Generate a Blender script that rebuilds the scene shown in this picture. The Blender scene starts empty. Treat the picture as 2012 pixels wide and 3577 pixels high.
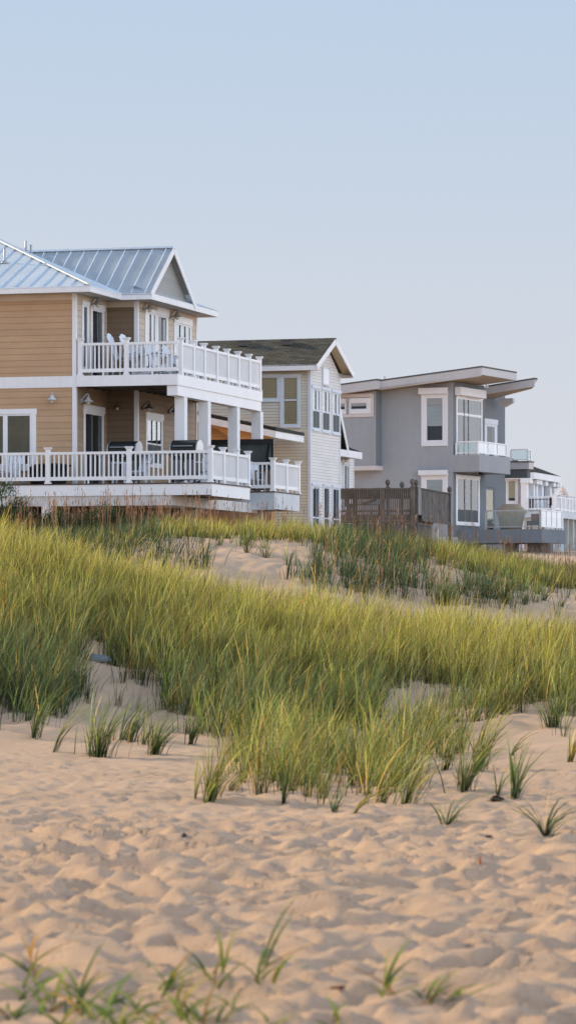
import bpy, math, random
import numpy as np
from mathutils import Vector
random.seed(7)
RNG = np.random.default_rng(11)
R = math.radians
# ---------------------------------------------------------------- camera constants
FPX, CX, HOR, EYE = 12300.0, 1006.0, 2130.0, 1.7      # focal length in photo pixels, centre column, horizon row, eye height
SUN_AZ, SUN_EL = 58.0, 18.5                            # degrees left of the view axis, degrees above the horizon

sc = bpy.context.scene
COL = sc.collection
OFF = [0.0]                                            # z of the base of the thing being built

# ---------------------------------------------------------------- tagging
def tag(o, label=None, cat=None, group=None, kind=None):
    if label: o['label'] = label
    if cat: o['category'] = cat
    if group: o['group'] = group
    if kind: o['kind'] = kind
    return o

def thing(name, label, cat, loc=(0, 0, 0), rz=0.0, group=None):
    o = bpy.data.objects.new(name, None)
    o.empty_display_size = 0.2
    COL.objects.link(o)
    o.location = loc
    o.rotation_euler = (0, 0, rz)
    return tag(o, label, cat, group)

def dup(root, loc, rz, label=None, group=None, scale=None):
    def cp(o, parent):
        c = o.copy()
        COL.objects.link(c)
        c.parent = parent
        for ch in list(o.children):
            cp(ch, c)
        return c
    r = cp(root, None)
    r.location = loc
    r.rotation_euler = (0, 0, rz)
    if scale: r.scale = scale
    if label: r['label'] = label
    if group: r['group'] = group
    return r

# ---------------------------------------------------------------- mesh builder
class MB:
    def __init__(s):
        s.v, s.f, s.m = [], [], []
    def face(s, pts, mi=0):
        k = len(s.v)
        s.v.extend([tuple(p) for p in pts])
        s.f.append(list(range(k, k + len(pts))))
        s.m.append(mi)
    def hexa(s, p, mi=0):          # p: 8 points, bottom ring then top ring
        k = len(s.v)
        s.v.extend([tuple(q) for q in p])
        for q in ((0, 3, 2, 1), (4, 5, 6, 7), (0, 1, 5, 4), (1, 2, 6, 5), (2, 3, 7, 6), (3, 0, 4, 7)):
            s.f.append([k + i for i in q]); s.m.append(mi)
    def box(s, x0, x1, y0, y1, z0, z1, mi=0):
        s.hexa([(x0, y0, z0), (x1, y0, z0), (x1, y1, z0), (x0, y1, z0), (x0, y0, z1), (x1, y0, z1), (x1, y1, z1), (x0, y1, z1)], mi)
    def bar(s, a, b, w, h, mi=0, up=(0, 0, 1)):
        a, b = Vector(a), Vector(b)
        d = (b - a).normalized()
        upv = Vector(up)
        if abs(d.dot(upv)) > .98: upv = Vector((0, 1, 0))
        sx = d.cross(upv).normalized() * (w / 2)
        sy = sx.cross(d).normalized() * (h / 2)
        s.hexa([a - sx - sy, a + sx - sy, a + sx + sy, a - sx + sy, b - sx - sy, b + sx - sy, b + sx + sy, b - sx + sy], mi)
    def tube(s, pts, r, n=8, mi=0):
        pts = [Vector(p) for p in pts]
        rr = r if isinstance(r, (list, tuple)) else [r] * len(pts)
        k = len(s.v)
        for i, p in enumerate(pts):
            d = (pts[min(i + 1, len(pts) - 1)] - pts[max(i - 1, 0)]).normalized()
            a = d.cross(Vector((0, 0, 1)) if abs(d.z) < .95 else Vector((0, 1, 0))).normalized()
            b = d.cross(a)
            for j in range(n):
                t = 2 * math.pi * j / n
                s.v.append(tuple(p + a * (rr[i] * math.cos(t)) + b * (rr[i] * math.sin(t))))
        for i in range(len(pts) - 1):
            for j in range(n):
                s.f.append([k + i * n + j, k + i * n + (j + 1) % n, k + (i + 1) * n + (j + 1) % n, k + (i + 1) * n + j]); s.m.append(mi)
        s.f.append([k + j for j in range(n)][::-1]); s.m.append(mi)
        s.f.append([k + (len(pts) - 1) * n + j for j in range(n)]); s.m.append(mi)
    def lathe(s, c, prof, n=14, mi=0, sx=1.0, sy=1.0):
        k = len(s.v)
        for r, z in prof:
            for j in range(n):
                t = 2 * math.pi * j / n
                s.v.append((c[0] + r * sx * math.cos(t), c[1] + r * sy * math.sin(t), c[2] + z))
        for i in range(len(prof) - 1):
            for j in range(n):
                s.f.append([k + i * n + j, k + i * n + (j + 1) % n, k + (i + 1) * n + (j + 1) % n, k + (i + 1) * n + j]); s.m.append(mi)
        s.f.append([k + j for j in range(n)][::-1]); s.m.append(mi)
        s.f.append([k + (len(prof) - 1) * n + j for j in range(n)]); s.m.append(mi)
    def slab(s, pts, t, mi=0):     # polygon thickened downwards by t
        k = len(s.v); n = len(pts)
        s.v.extend([tuple(p) for p in pts]); s.v.extend([(p[0], p[1], p[2] - t) for p in pts])
        s.f.append(list(range(k, k + n))); s.m.append(mi)
        s.f.append(list(range(k + 2 * n - 1, k + n - 1, -1))); s.m.append(mi)
        for i in range(n):
            j = (i + 1) % n
            s.f.append([k + i, k + n + i, k + n + j, k + j]); s.m.append(mi)
    def prism(s, pts, d, mi=0):    # polygon swept by the vector d
        k = len(s.v); n = len(pts)
        s.v.extend([tuple(p) for p in pts]); s.v.extend([(p[0] + d[0], p[1] + d[1], p[2] + d[2]) for p in pts])
        s.f.append(list(range(k, k + n))); s.m.append(mi)
        s.f.append(list(range(k + 2 * n - 1, k + n - 1, -1))); s.m.append(mi)
        for i in range(n):
            j = (i + 1) % n
            s.f.append([k + i, k + n + i, k + n + j, k + j]); s.m.append(mi)
    def build(s, name, mats, parent=None, smooth=False):
        if not isinstance(mats, (list, tuple)): mats = [mats]
        me = bpy.data.meshes.new(name)
        z = OFF[0]
        me.from_pydata([(a, b, c - z) for a, b, c in s.v], [], s.f)
        for m in mats: me.materials.append(m)
        if len(mats) > 1: me.polygons.foreach_set('material_index', s.m)
        if smooth: me.polygons.foreach_set('use_smooth', [True] * len(me.polygons))
        o = bpy.data.objects.new(name, me)
        COL.objects.link(o)
        if parent is not None: o.parent = parent
        return o

# ---------------------------------------------------------------- plan frame of a house
class Frame:
    def __init__(s, px, Y, a):
        s.X, s.Y, s.a = (px - CX) / FPX * Y, Y, R(a)
        s.ux, s.uy = math.cos(s.a), math.sin(s.a)
        s.vx, s.vy = -math.sin(s.a), math.cos(s.a)
    def w(s, u, v, z=0.0):
        return (s.X + u * s.ux + v * s.vx, s.Y + u * s.uy + v * s.vy, z)
    def U(s, px, v):
        k = (px - CX) / FPX
        return (k * (s.Y + v * s.vy) - s.X - v * s.vx) / (s.ux - k * s.uy)
    def V(s, px, u):
        k = (px - CX) / FPX
        return (k * (s.Y + u * s.uy) - s.X - u * s.ux) / (s.vx - k * s.vy)
    def Z(s, py, u, v):
        return EYE + (HOR - py) / FPX * (s.Y + u * s.uy + v * s.vy)

# ---------------------------------------------------------------- materials
def _new(name):
    m = bpy.data.materials.new(name); m.use_nodes = True
    nt = m.node_tree; nt.nodes.clear()
    out = nt.nodes.new('ShaderNodeOutputMaterial')
    return m, nt, out
def N(nt, t, **k):
    n = nt.nodes.new(t)
    for a, b in k.items(): setattr(n, a, b)
    return n
def math_n(nt, op, a, b=None):
    n = N(nt, 'ShaderNodeMath', operation=op)
    for i, x in enumerate((a, b)):
        if x is None: continue
        if isinstance(x, (int, float)): n.inputs[i].default_value = x
        else: nt.links.new(x, n.inputs[i])
    return n.outputs[0]
def mixc(nt, f, a, b, blend='MIX'):
    n = N(nt, 'ShaderNodeMix', data_type='RGBA', blend_type=blend)
    for s, x in ((0, f), (6, a), (7, b)):
        if isinstance(x, (int, float)): n.inputs[s].default_value = x
        elif isinstance(x, (tuple, list)): n.inputs[s].default_value = (*x[:3], 1)
        else: nt.links.new(x, n.inputs[s])
    return n.outputs[2]
def noise(nt, vec, scale, detail=4, rough=.55):
    n = N(nt, 'ShaderNodeTexNoise')
    n.inputs['Scale'].default_value = scale; n.inputs['Detail'].default_value = detail; n.inputs['Roughness'].default_value = rough
    if vec is not None: nt.links.new(vec, n.inputs['Vector'])
    return n.outputs['Fac']
def ocoord(nt, scale=(1, 1, 1)):
    t = N(nt, 'ShaderNodeTexCoord')
    if scale == (1, 1, 1): return t.outputs['Object']
    mp = N(nt, 'ShaderNodeMapping'); mp.inputs['Scale'].default_value = scale
    nt.links.new(t.outputs['Object'], mp.inputs['Vector'])
    return mp.outputs[0]
def ramp01(nt, x, lo, hi):
    n = N(nt, 'ShaderNodeMapRange'); n.inputs[1].default_value = lo; n.inputs[2].default_value = hi
    nt.links.new(x, n.inputs[0]); return n.outputs[0]
def princ(nt, out, col, rough, spec=.4, metal=0.0, bump=None, bdist=.01, bstr=.5):
    p = N(nt, 'ShaderNodeBsdfPrincipled')
    if isinstance(col, (tuple, list)): p.inputs['Base Color'].default_value = (*col[:3], 1)
    else: nt.links.new(col, p.inputs['Base Color'])
    if isinstance(rough, (int, float)): p.inputs['Roughness'].default_value = rough
    else: nt.links.new(rough, p.inputs['Roughness'])
    p.inputs['Specular IOR Level'].default_value = spec
    p.inputs['Metallic'].default_value = metal
    if bump is not None:
        b = N(nt, 'ShaderNodeBump'); b.inputs['Distance'].default_value = bdist; b.inputs['Strength'].default_value = bstr
        nt.links.new(bump, b.inputs['Height']); nt.links.new(b.outputs[0], p.inputs['Normal'])
    nt.links.new(p.outputs[0], out.inputs[0])
    return p
def mul(c, k): return tuple(max(0, x * k) for x in c)

def mat(name, col, rough=.6, var=.14, scale=1.5, streak=0.0, bump=.0, bscale=60, spec=.35, metal=0.0):
    m, nt, out = _new(name)
    oc = ocoord(nt)
    f = ramp01(nt, noise(nt, oc, scale, 6, .65), .3, .7)
    c = mixc(nt, f, mul(col, 1 - var), mul(col, 1 + var * .6))
    if streak:
        f2 = ramp01(nt, noise(nt, ocoord(nt, (9, 9, .5)), 1.0, 4, .6), .45, .75)
        c = mixc(nt, math_n(nt, 'MULTIPLY', f2, streak), c, mul(col, .55))
    princ(nt, out, c, rough, spec, metal, noise(nt, oc, bscale, 3) if bump else None, .01, bump)
    return m

def mat_siding(name, col, exposure, rough=.55, line=.5, lap_shade=.10, var=.06):
    m, nt, out = _new(name)
    t = N(nt, 'ShaderNodeTexCoord')
    sep = N(nt, 'ShaderNodeSeparateXYZ'); nt.links.new(t.outputs['Object'], sep.inputs[0])
    q = math_n(nt, 'DIVIDE', sep.outputs[2], exposure)
    fr = math_n(nt, 'FRACT', q)
    fl = math_n(nt, 'FLOOR', q)
    wn = N(nt, 'ShaderNodeTexWhiteNoise', noise_dimensions='1D'); nt.links.new(fl, wn.inputs['W'])
    c = mixc(nt, wn.outputs['Value'], mul(col, 1 - var), mul(col, 1 + var))
    f = ramp01(nt, noise(nt, ocoord(nt, (1, 1, 2.2)), .9, 6, .7), .3, .72)
    c = mixc(nt, f, c, mixc(nt, 1.0, c, (.82, .80, .78), 'MULTIPLY'))
    f3 = ramp01(nt, noise(nt, ocoord(nt, (2, 2, 40)), 1.2, 3, .6), .35, .7)
    c = mixc(nt, math_n(nt, 'MULTIPLY', f3, .35), c, mul(col, .86))
    g = math_n(nt, 'LESS_THAN', fr, lap_shade)
    c = mixc(nt, math_n(nt, 'MULTIPLY', g, line), c, mul(col, .30))  # dark band paints the shade under each lap
    princ(nt, out, c, rough, .4, 0, math_n(nt, 'SUBTRACT', 1.0, fr), .02, .8)
    return m

def mat_glass(name, tint=(.9, .95, 1.0), ior=1.9, body=0.0, bodycol=(.5, .6, .62), rough=.015):
    m, nt, out = _new(name)
    tr = N(nt, 'ShaderNodeBsdfTransparent'); tr.inputs[0].default_value = (*mul(tint, .98), 1)
    gl = N(nt, 'ShaderNodeBsdfGlossy'); gl.inputs['Color'].default_value = (*tint, 1); gl.inputs['Roughness'].default_value = rough
    fr = N(nt, 'ShaderNodeFresnel'); fr.inputs['IOR'].default_value = ior
    b = N(nt, 'ShaderNodeBump'); b.inputs['Distance'].default_value = .02; b.inputs['Strength'].default_value = .06
    nt.links.new(noise(nt, ocoord(nt), 1.6, 2), b.inputs['Height']); nt.links.new(b.outputs[0], gl.inputs['Normal'])
    last = tr.outputs[0]
    if body:
        d = N(nt, 'ShaderNodeBsdfDiffuse'); d.inputs[0].default_value = (*bodycol, 1)
        mx = N(nt, 'ShaderNodeMixShader'); mx.inputs[0].default_value = body
        nt.links.new(last, mx.inputs[1]); nt.links.new(d.outputs[0], mx.inputs[2]); last = mx.outputs[0]
    mx = N(nt, 'ShaderNodeMixShader')
    nt.links.new(fr.outputs[0], mx.inputs[0]); nt.links.new(last, mx.inputs[1]); nt.links.new(gl.outputs[0], mx.inputs[2])
    nt.links.new(mx.outputs[0], out.inputs[0])
    return m

def mat_shingle(name, col):
    m, nt, out = _new(name)
    br = N(nt, 'ShaderNodeTexBrick')
    br.inputs['Color1'].default_value = (*mul(col, .7), 1); br.inputs['Color2'].default_value = (*mul(col, 1.35), 1); br.inputs['Mortar'].default_value = (*mul(col, .4), 1)
    br.inputs['Scale'].default_value = 1.0; br.inputs['Mortar Size'].default_value = .012; br.inputs['Brick Width'].default_value = .3; br.inputs['Row Height'].default_value = .085
    t = N(nt, 'ShaderNodeTexCoord'); sep = N(nt, 'ShaderNodeSeparateXYZ'); nt.links.new(t.outputs['Object'], sep.inputs[0])
    cm = N(nt, 'ShaderNodeCombineXYZ'); nt.links.new(math_n(nt, 'ADD', sep.outputs[0], math_n(nt, 'MULTIPLY', sep.outputs[1], .02)), cm.inputs[0])
    nt.links.new(math_n(nt, 'MULTIPLY', sep.outputs[2], 1.6), cm.inputs[1]); nt.links.new(cm.outputs[0], br.inputs['Vector'])
    f = ramp01(nt, noise(nt, ocoord(nt), .8, 5, .7), .35, .7)
    c = mixc(nt, f, br.outputs['Color'], mixc(nt, 1.0, br.outputs['Color'], (.97, .86, .72), 'MULTIPLY'))
    princ(nt, out, c, .9, .2, 0, noise(nt, ocoord(nt), 70, 2), .01, .6)
    return m

def mat_wood(name, col, axis=(14, 14, .9)):
    m, nt, out = _new(name)
    f = ramp01(nt, noise(nt, ocoord(nt, axis), 1.0, 6, .7), .3, .7)
    f2 = ramp01(nt, noise(nt, ocoord(nt), 2.3, 4, .6), .3, .7)
    c = mixc(nt, f, mul(col, .6), mul(col, 1.25))
    c = mixc(nt, math_n(nt, 'MULTIPLY', f2, .5), c, mul((.34, .33, .31), .75))
    princ(nt, out, c, .85, .2, 0, f, .006, .6)
    return m

def mat_stucco(name, col):
    m, nt, out = _new(name)
    oc = ocoord(nt)
    f = ramp01(nt, noise(nt, oc, .45, 7, .7), .3, .72)
    f2 = ramp01(nt, noise(nt, oc, 14, 5, .8), .3, .7)
    c = mixc(nt, f, mul(col, .88), mul(col, 1.1))
    c = mixc(nt, math_n(nt, 'MULTIPLY', f2, .35), c, mul(col, .72))
    f3 = ramp01(nt, noise(nt, ocoord(nt, (5, 5, .35)), 1.0, 4, .6), .5, .8)
    c = mixc(nt, math_n(nt, 'MULTIPLY', f3, .22), c, mul(col, .6))
    princ(nt, out, c, .9, .25, 0, f2, .02, .5)
    return m

def mat_sand():
    m, nt, out = _new('sand')
    oc = ocoord(nt)
    f = ramp01(nt, noise(nt, oc, .55, 6, .65), .32, .7)
    c = mixc(nt, f, (.74, .52, .36), (.84, .60, .425))
    f2 = ramp01(nt, noise(nt, oc, 160, 3, .8), .3, .72)
    c = mixc(nt, math_n(nt, 'MULTIPLY', f2, .5), c, (.44, .32, .22))
    f3 = ramp01(nt, noise(nt, oc, 28, 3, .6), .62, .74)
    c = mixc(nt, math_n(nt, 'MULTIPLY', f3, .5), c, (.26, .17, .11))
    princ(nt, out, c, .95, .12, 0, noise(nt, oc, 38, 6, .8), .03, .7)
    return m

def mat_grass(name, transl=.45):
    m, nt, out = _new(name)
    at = N(nt, 'ShaderNodeAttribute', attribute_name='tint')
    d = N(nt, 'ShaderNodeBsdfPrincipled'); d.inputs['Roughness'].default_value = .5; d.inputs['Specular IOR Level'].default_value = .35
    nt.links.new(at.outputs['Color'], d.inputs['Base Color'])
    t = N(nt, 'ShaderNodeBsdfTranslucent')
    nt.links.new(mixc(nt, 1.0, at.outputs['Color'], (1.25, 1.15, .55), 'MULTIPLY'), t.inputs[0])
    mx = N(nt, 'ShaderNodeMixShader'); mx.inputs[0].default_value = transl
    nt.links.new(d.outputs[0], mx.inputs[1]); nt.links.new(t.outputs[0], mx.inputs[2]); nt.links.new(mx.outputs[0], out.inputs[0])
    return m

def mat_metal_roof(name, col):
    m, nt, out = _new(name)
    oc = ocoord(nt)
    f = ramp01(nt, noise(nt, oc, .7, 5, .7), .3, .7)
    f2 = ramp01(nt, noise(nt, ocoord(nt, (6, .6, .6)), 1.0, 4, .6), .4, .8)
    c = mixc(nt, f, mul(col, .9), mul(col, 1.06))
    c = mixc(nt, math_n(nt, 'MULTIPLY', f2, .2), c, mul(col, .75))
    princ(nt, out, c, .5, .4, .05, noise(nt, oc, 1.3, 2), .05, .12)
    return m

WHITE = mat('white_vinyl', (.89, .89, .90), .42, .05, 1.2, .10)
TRIM = mat('white_painted_trim', (.86, .86, .87), .5, .07, .9, .14)
SOFFIT = mat('soffit_panel', (.50, .49, .48), .7, .08)
DARKROOM = mat('dark_room', (.035, .038, .04), .8, .3)
GLASS = mat_glass('window_glass', ior=1.42)
GLASS_OCEAN = mat_glass('window_glass_bright', ior=4.6)
GLASS_SOFT = mat_glass('window_glass_soft', ior=1.95)
BLIND = mat('window_blind', (.86, .72, .42), .6, .08)
BLIND_W = mat('white_blind', (.86, .90, .86), .6, .06)
BLACK = mat('black_enamel', (.018, .019, .02), .35, .2)
STEEL = mat('brushed_steel', (.55, .56, .57), .35, .1, metal=.8)
GREYMETAL = mat('grey_metal', (.40, .42, .44), .45, .1, metal=.4)
# ================================================================ ground sheet
_perm = RNG.permutation(512)
_grad = np.stack([np.cos(np.linspace(0, 2 * np.pi, 64, endpoint=False)), np.sin(np.linspace(0, 2 * np.pi, 64, endpoint=False))], 1)
def perlin(x, y):
    xi, yi = np.floor(x).astype(int), np.floor(y).astype(int)
    xf, yf = x - xi, y - yi
    def g(ix, iy, dx, dy):
        h = _perm[(_perm[ix & 511] + iy) & 511] & 63
        return _grad[h, 0] * dx + _grad[h, 1] * dy
    u, v = xf**3 * (xf * (xf * 6 - 15) + 10), yf**3 * (yf * (yf * 6 - 15) + 10)
    a = g(xi, yi, xf, yf) * (1 - u) + g(xi + 1, yi, xf - 1, yf) * u
    b = g(xi, yi + 1, xf, yf - 1) * (1 - u) + g(xi + 1, yi + 1, xf - 1, yf - 1) * u
    return (a * (1 - v) + b * v) * 1.5

TC = [-700, -300, 0, 500, 1000, 1500, 2012, 2400, 2900]
TD = {0: [0] * 9, 31: [0] * 9,
      36: [.08, .05, .03, .0, .02, .0, .03, .05, .05],
      42: [.18, .15, .12, .06, .04, .03, .10, .12, .14],
      46: [.52, .50, .46, .30, .15, .17, .26, .30, .3],
      50: [1.3, 1.3, 1.25, .85, .60, .45, .46, .5, .5],
      54: [2.1, 2.1, 2.05, 1.5, 1.1, .78, .68, .7, .7],
      57: [2.55, 2.55, 2.50, 1.85, 1.36, 1.03, .88, .8, .8],
      60: [2.66, 2.66, 2.60, 1.88, 1.38, 1.08, .90, .75, .7],
      66: [2.0, 2.0, 1.95, 1.65, 1.30, .98, .80, .75, .7],
      70: [2.3, 2.3, 2.3, 2.15, 1.90, 1.48, 1.22, 1.1, 1.0],
      76: [2.9, 2.9, 2.9, 2.9, 2.72, 2.2, 1.80, 1.6, 1.4],
      82: [3.25, 3.25, 3.25, 3.38, 3.27, 2.72, 2.10, 2.0, 1.8],
      88: [3.2, 3.2, 3.2, 3.52, 3.50, 3.04, 2.34, 2.3, 2.1],
      92: [3.2, 3.2, 3.2, 3.55, 3.56, 3.14, 2.42, 2.5, 2.3],
      100: [3.4, 3.4, 3.4, 3.7, 3.6, 3.1, 2.5, 2.8, 2.6],
      120: [3.8, 3.8, 3.8, 3.9, 3.8, 3.5, 3.1, 3.0, 3.0],
      150: [4.2, 4.2, 4.2, 4.4, 4.4, 4.3, 4.2, 4.0, 3.9],
      220: [4.8] * 9, 300: [5.0] * 9, 1600: [5.0] * 9}
_dk = sorted(TD)
_dd = np.arange(0, 1600.01, .5)
_tab = np.array([np.interp(_dd, _dk, [TD[k][c] for k in _dk]) for c in range(len(TC))])
_ker = np.exp(-np.arange(-6, 7) ** 2 / (2 * 2.6 ** 2)); _ker /= _ker.sum()
_tab = np.array([np.convolve(np.pad(r, 6, mode='edge'), _ker, 'valid') for r in _tab])

def base_z(X, Y):
    d = np.clip(Y, 12, 1599)
    px = np.clip(CX + X / d * FPX, TC[0] + .01, TC[-1] - .01)
    tc = np.array(TC)
    j = np.clip(np.searchsorted(tc, px) - 1, 0, len(TC) - 2)
    t = (px - tc[j]) / (tc[j + 1] - tc[j]); t = t * t * (3 - 2 * t) * .5 + t * .5
    fi = d / .5; i0 = np.clip(np.floor(fi).astype(int), 0, len(_dd) - 2); fr = fi - i0
    z = (_tab[j, i0] * (1 - fr) + _tab[j, i0 + 1] * fr) * (1 - t) + (_tab[j + 1, i0] * (1 - fr) + _tab[j + 1, i0 + 1] * fr) * t
    return z

def axis(parts):
    out = []
    for a, b, s in parts: out.append(np.arange(a, b, s))
    return np.concatenate(out)
gx = np.concatenate([-np.geomspace(900, 9.2, 34), np.arange(-9, -3.2, .14), np.arange(-3.2, 3.2, .034), np.arange(3.2, 9, .14), np.geomspace(9.2, 900, 34)])
gy = np.concatenate([-np.geomspace(500, 1, 14), np.arange(0, 11.5, .8), np.arange(11.5, 33, .027), np.arange(33, 62, .085), np.arange(62, 92, .15), np.geomspace(92, 1600, 70)])
GX, GY = np.meshgrid(gx, gy)
GZ = base_z(GX, GY)
wx = perlin(GX * .55 + 3, GY * .55) * .8
wy = perlin(GX * .55 + 40, GY * .55 + 9) * .8
near = np.clip((46 - GY) / 14, 0, 1) * np.clip((GY - 5) / 5, 0, 1) * np.clip((12 - np.abs(GX)) / 4, 0, 1)
RS, RT = .85 * GX - .527 * GY + wx * .25, .527 * GX + .85 * GY + wy * .16
b1 = perlin(RS * 1.5, RT * 4.6)
b2 = 1 - 2 * np.abs(perlin(RS * 2.1 + 17, RT * 5.6 + 5))
b3 = perlin(RS * 4.2 + 31, RT * 10.5 + 8)
b4 = perlin(GX * 9.5 + 2, GY * 11 + 60)
calm = .80 + .20 * np.clip(perlin(GX * .22 + 9, GY * .16 + 2) * 1.6 + .5, 0, 1)
front = np.clip((37 - GY) / 12, .6, 1)
b0 = perlin((GX + wx * .5) * .62 + 8, (GY + wy * .5) * .8 + 3)
bump = (b0 * .025 + b1 * .092 + b2 * .080 + b3 * .044 + b4 * .012) * near * calm * front
dune = np.clip((GY - 40) / 6, 0, 1) * np.clip((110 - GY) / 10, 0, 1) * np.clip((14 - np.abs(GX)) / 4, 0, 1)
bump += dune * (perlin(GX * .5, GY * .5) * .09 + perlin(GX * 1.5 + 4, GY * 1.5) * .06 + perlin(GX * 3.4 + 4, GY * 2.4) * .035)
GZ = GZ + bump
# trodden pits with soft rims
for _ in range(550):
    x0, y0 = RNG.uniform(-3.1, 3.1), 12 + 24 * RNG.random() ** 1.15
    r = RNG.uniform(.05, .12); el = RNG.uniform(1.0, 1.9); th = RNG.uniform(-.6, .6); dp = RNG.uniform(.015, .035) * (1 if y0 < 29 else .55)
    i0, i1 = np.searchsorted(gx, [x0 - 4 * r, x0 + 4 * r]); j0, j1 = np.searchsorted(gy, [y0 - 4 * r, y0 + 4 * r])
    if i1 <= i0 or j1 <= j0: continue
    dx, dy = GX[j0:j1, i0:i1] - x0, GY[j0:j1, i0:i1] - y0
    a, b = dx * math.cos(th) + dy * math.sin(th), (-dx * math.sin(th) + dy * math.cos(th)) * el
    q = np.sqrt(a * a + b * b) / r
    GZ[j0:j1, i0:i1] += dp * (-np.exp(-q * q * 1.1) + .62 * np.exp(-((q - 1.35) / .42) ** 2))

def gz(X, Y):
    X, Y = np.asarray(X, float), np.asarray(Y, float)
    i = np.clip(np.searchsorted(gx, X) - 1, 0, len(gx) - 2); j = np.clip(np.searchsorted(gy, Y) - 1, 0, len(gy) - 2)
    a, b = (X - gx[i]) / (gx[i + 1] - gx[i]), (Y - gy[j]) / (gy[j + 1] - gy[j])
    return (GZ[j, i] * (1 - a) + GZ[j, i + 1] * a) * (1 - b) + (GZ[j + 1, i] * (1 - a) + GZ[j + 1, i + 1] * a) * b

def np_mesh(name, V, F, mat_, smooth=True, tint=None):
    me = bpy.data.meshes.new(name)
    n = F.shape[1]
    me.vertices.add(len(V)); me.vertices.foreach_set('co', V.astype(np.float32).ravel())
    me.loops.add(F.size); me.loops.foreach_set('vertex_index', F.astype(np.int32).ravel())
    me.polygons.add(len(F)); me.polygons.foreach_set('loop_start', np.arange(0, F.size, n, dtype=np.int32))
    try: me.polygons.foreach_set('loop_total', np.full(len(F), n, dtype=np.int32))
    except Exception: pass
    me.polygons.foreach_set('use_smooth', np.full(len(F), smooth))
    if tint is not None:
        at = me.attributes.new('tint', 'FLOAT_COLOR', 'POINT')
        at.data.foreach_set('color', np.concatenate([tint, np.ones((len(tint), 1))], 1).astype(np.float32).ravel())
    me.materials.append(mat_)
    me.update(calc_edges=True)
    o = bpy.data.objects.new(name, me)
    COL.objects.link(o)
    return o

nyy, nxx = GX.shape
_id = np.arange(nyy * nxx).reshape(nyy, nxx)
GF = np.stack([_id[:-1, :-1].ravel(), _id[:-1, 1:].ravel(), _id[1:, 1:].ravel(), _id[1:, :-1].ravel()], 1)
SAND = mat_sand()
g_o = np_mesh('sand_ground', np.stack([GX.ravel(), GY.ravel(), GZ.ravel()], 1), GF, SAND)
tag(g_o, 'trodden beach sand rising into pale dunes in front of the houses', 'sand', kind='structure')

# ================================================================ grass
GRASS = mat_grass('beach_grass_blade', .5)
STALK = mat_grass('dry_stalk', .25)
WIND = np.array([.93, -.10])

def blade_mesh(base, h, dirxy, bend, w, c0, c1, segs=4, yaw=None, droop=None):
    """vectorised ribbons: base (n,3), h height, dirxy (n,2) lean direction, bend sideways fraction, w width, colours at foot and tip"""
    n = len(base)
    t = np.linspace(0, 1, segs + 1)
    T = t[None, :]
    if droop is None: droop = bend * .35
    hor = bend[:, None] * h[:, None] * (T * .35 + T ** 2 * .65)
    ver = h[:, None] * (T - droop[:, None] * T ** 2.4)
    P = np.stack([base[:, 0:1] + dirxy[:, 0:1] * hor, base[:, 1:2] + dirxy[:, 1:2] * hor, base[:, 2:3] + ver], 2)
    if yaw is None: yaw = RNG.uniform(0, np.pi, n)
    s = np.stack([np.cos(yaw), np.sin(yaw), np.zeros(n)], 1)
    W = (w[:, None] * (.62 + .75 * T - 1.33 * T ** 2.2).clip(.03, 1) * .5)
    L, Rr = P - s[:, None, :] * W[:, :, None], P + s[:, None, :] * W[:, :, None]
    V = np.stack([L, Rr], 2).reshape(n * (segs + 1) * 2, 3)
    k = (np.arange(n) * (segs + 1) * 2)[:, None] + (np.arange(segs) * 2)[None, :]
    F = np.stack([k, k + 1, k + 3, k + 2], 2).reshape(-1, 4)
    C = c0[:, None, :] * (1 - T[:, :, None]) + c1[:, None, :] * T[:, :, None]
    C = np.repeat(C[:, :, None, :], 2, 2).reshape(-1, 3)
    return V, F, C

def tufts(cx, cy, nb, hmean, spread, lean, w, cset, wind=.55, dry=.05):
    """nb blades from each tuft centre"""
    n = len(cx)
    tid = np.repeat(np.arange(n), nb)
    m = len(tid)
    r = np.abs(RNG.normal(0, 1, m)) * np.repeat(spread, nb) * RNG.choice([.6, 1.0, 1.9], m)
    a = RNG.uniform(0, 2 * np.pi, m)
    bx, by = cx[tid] + r * np.cos(a), cy[tid] + r * np.sin(a)
    base = np.stack([bx, by, gz(bx, by) - .015], 1)
    h = hmean[tid] * RNG.uniform(.35, 1.15, m)
    d = np.stack([np.cos(a), np.sin(a)], 1) * (1 - wind) + WIND[None, :] * wind + RNG.normal(0, .18, (m, 2))
    ln = np.linalg.norm(d, axis=1, keepdims=True); d = d / ln
    bend = np.clip(RNG.normal(lean, .17, m) * (.4 + .6 * ln[:, 0].clip(0, 1.4)), .03, 1.15)
    ww = w * RNG.uniform(.65, 1.25, m)
    pal = cset[tid] if cset.ndim == 3 else np.repeat(cset[None], m, 0)      # (m,2,3) foot/tip
    j = np.exp(RNG.normal(-.10, .46, (m, 1))); hue = RNG.normal(0, .10, (m, 1))
    c0 = pal[:, 0] * j * np.concatenate([1 + hue, np.ones((m, 1)), 1 - hue], 1)
    c1 = pal[:, 1] * j * np.concatenate([1 + hue, np.ones((m, 1)), 1 - hue], 1)
    isdry = RNG.random(m) < dry
    c0[isdry] = np.array([.30, .20, .08]) * j[isdry]; c1[isdry] = np.array([.48, .36, .16]) * j[isdry]
    return blade_mesh(base, h, d, bend, ww, c0.clip(.004, .9), c1.clip(.004, .9))

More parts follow.
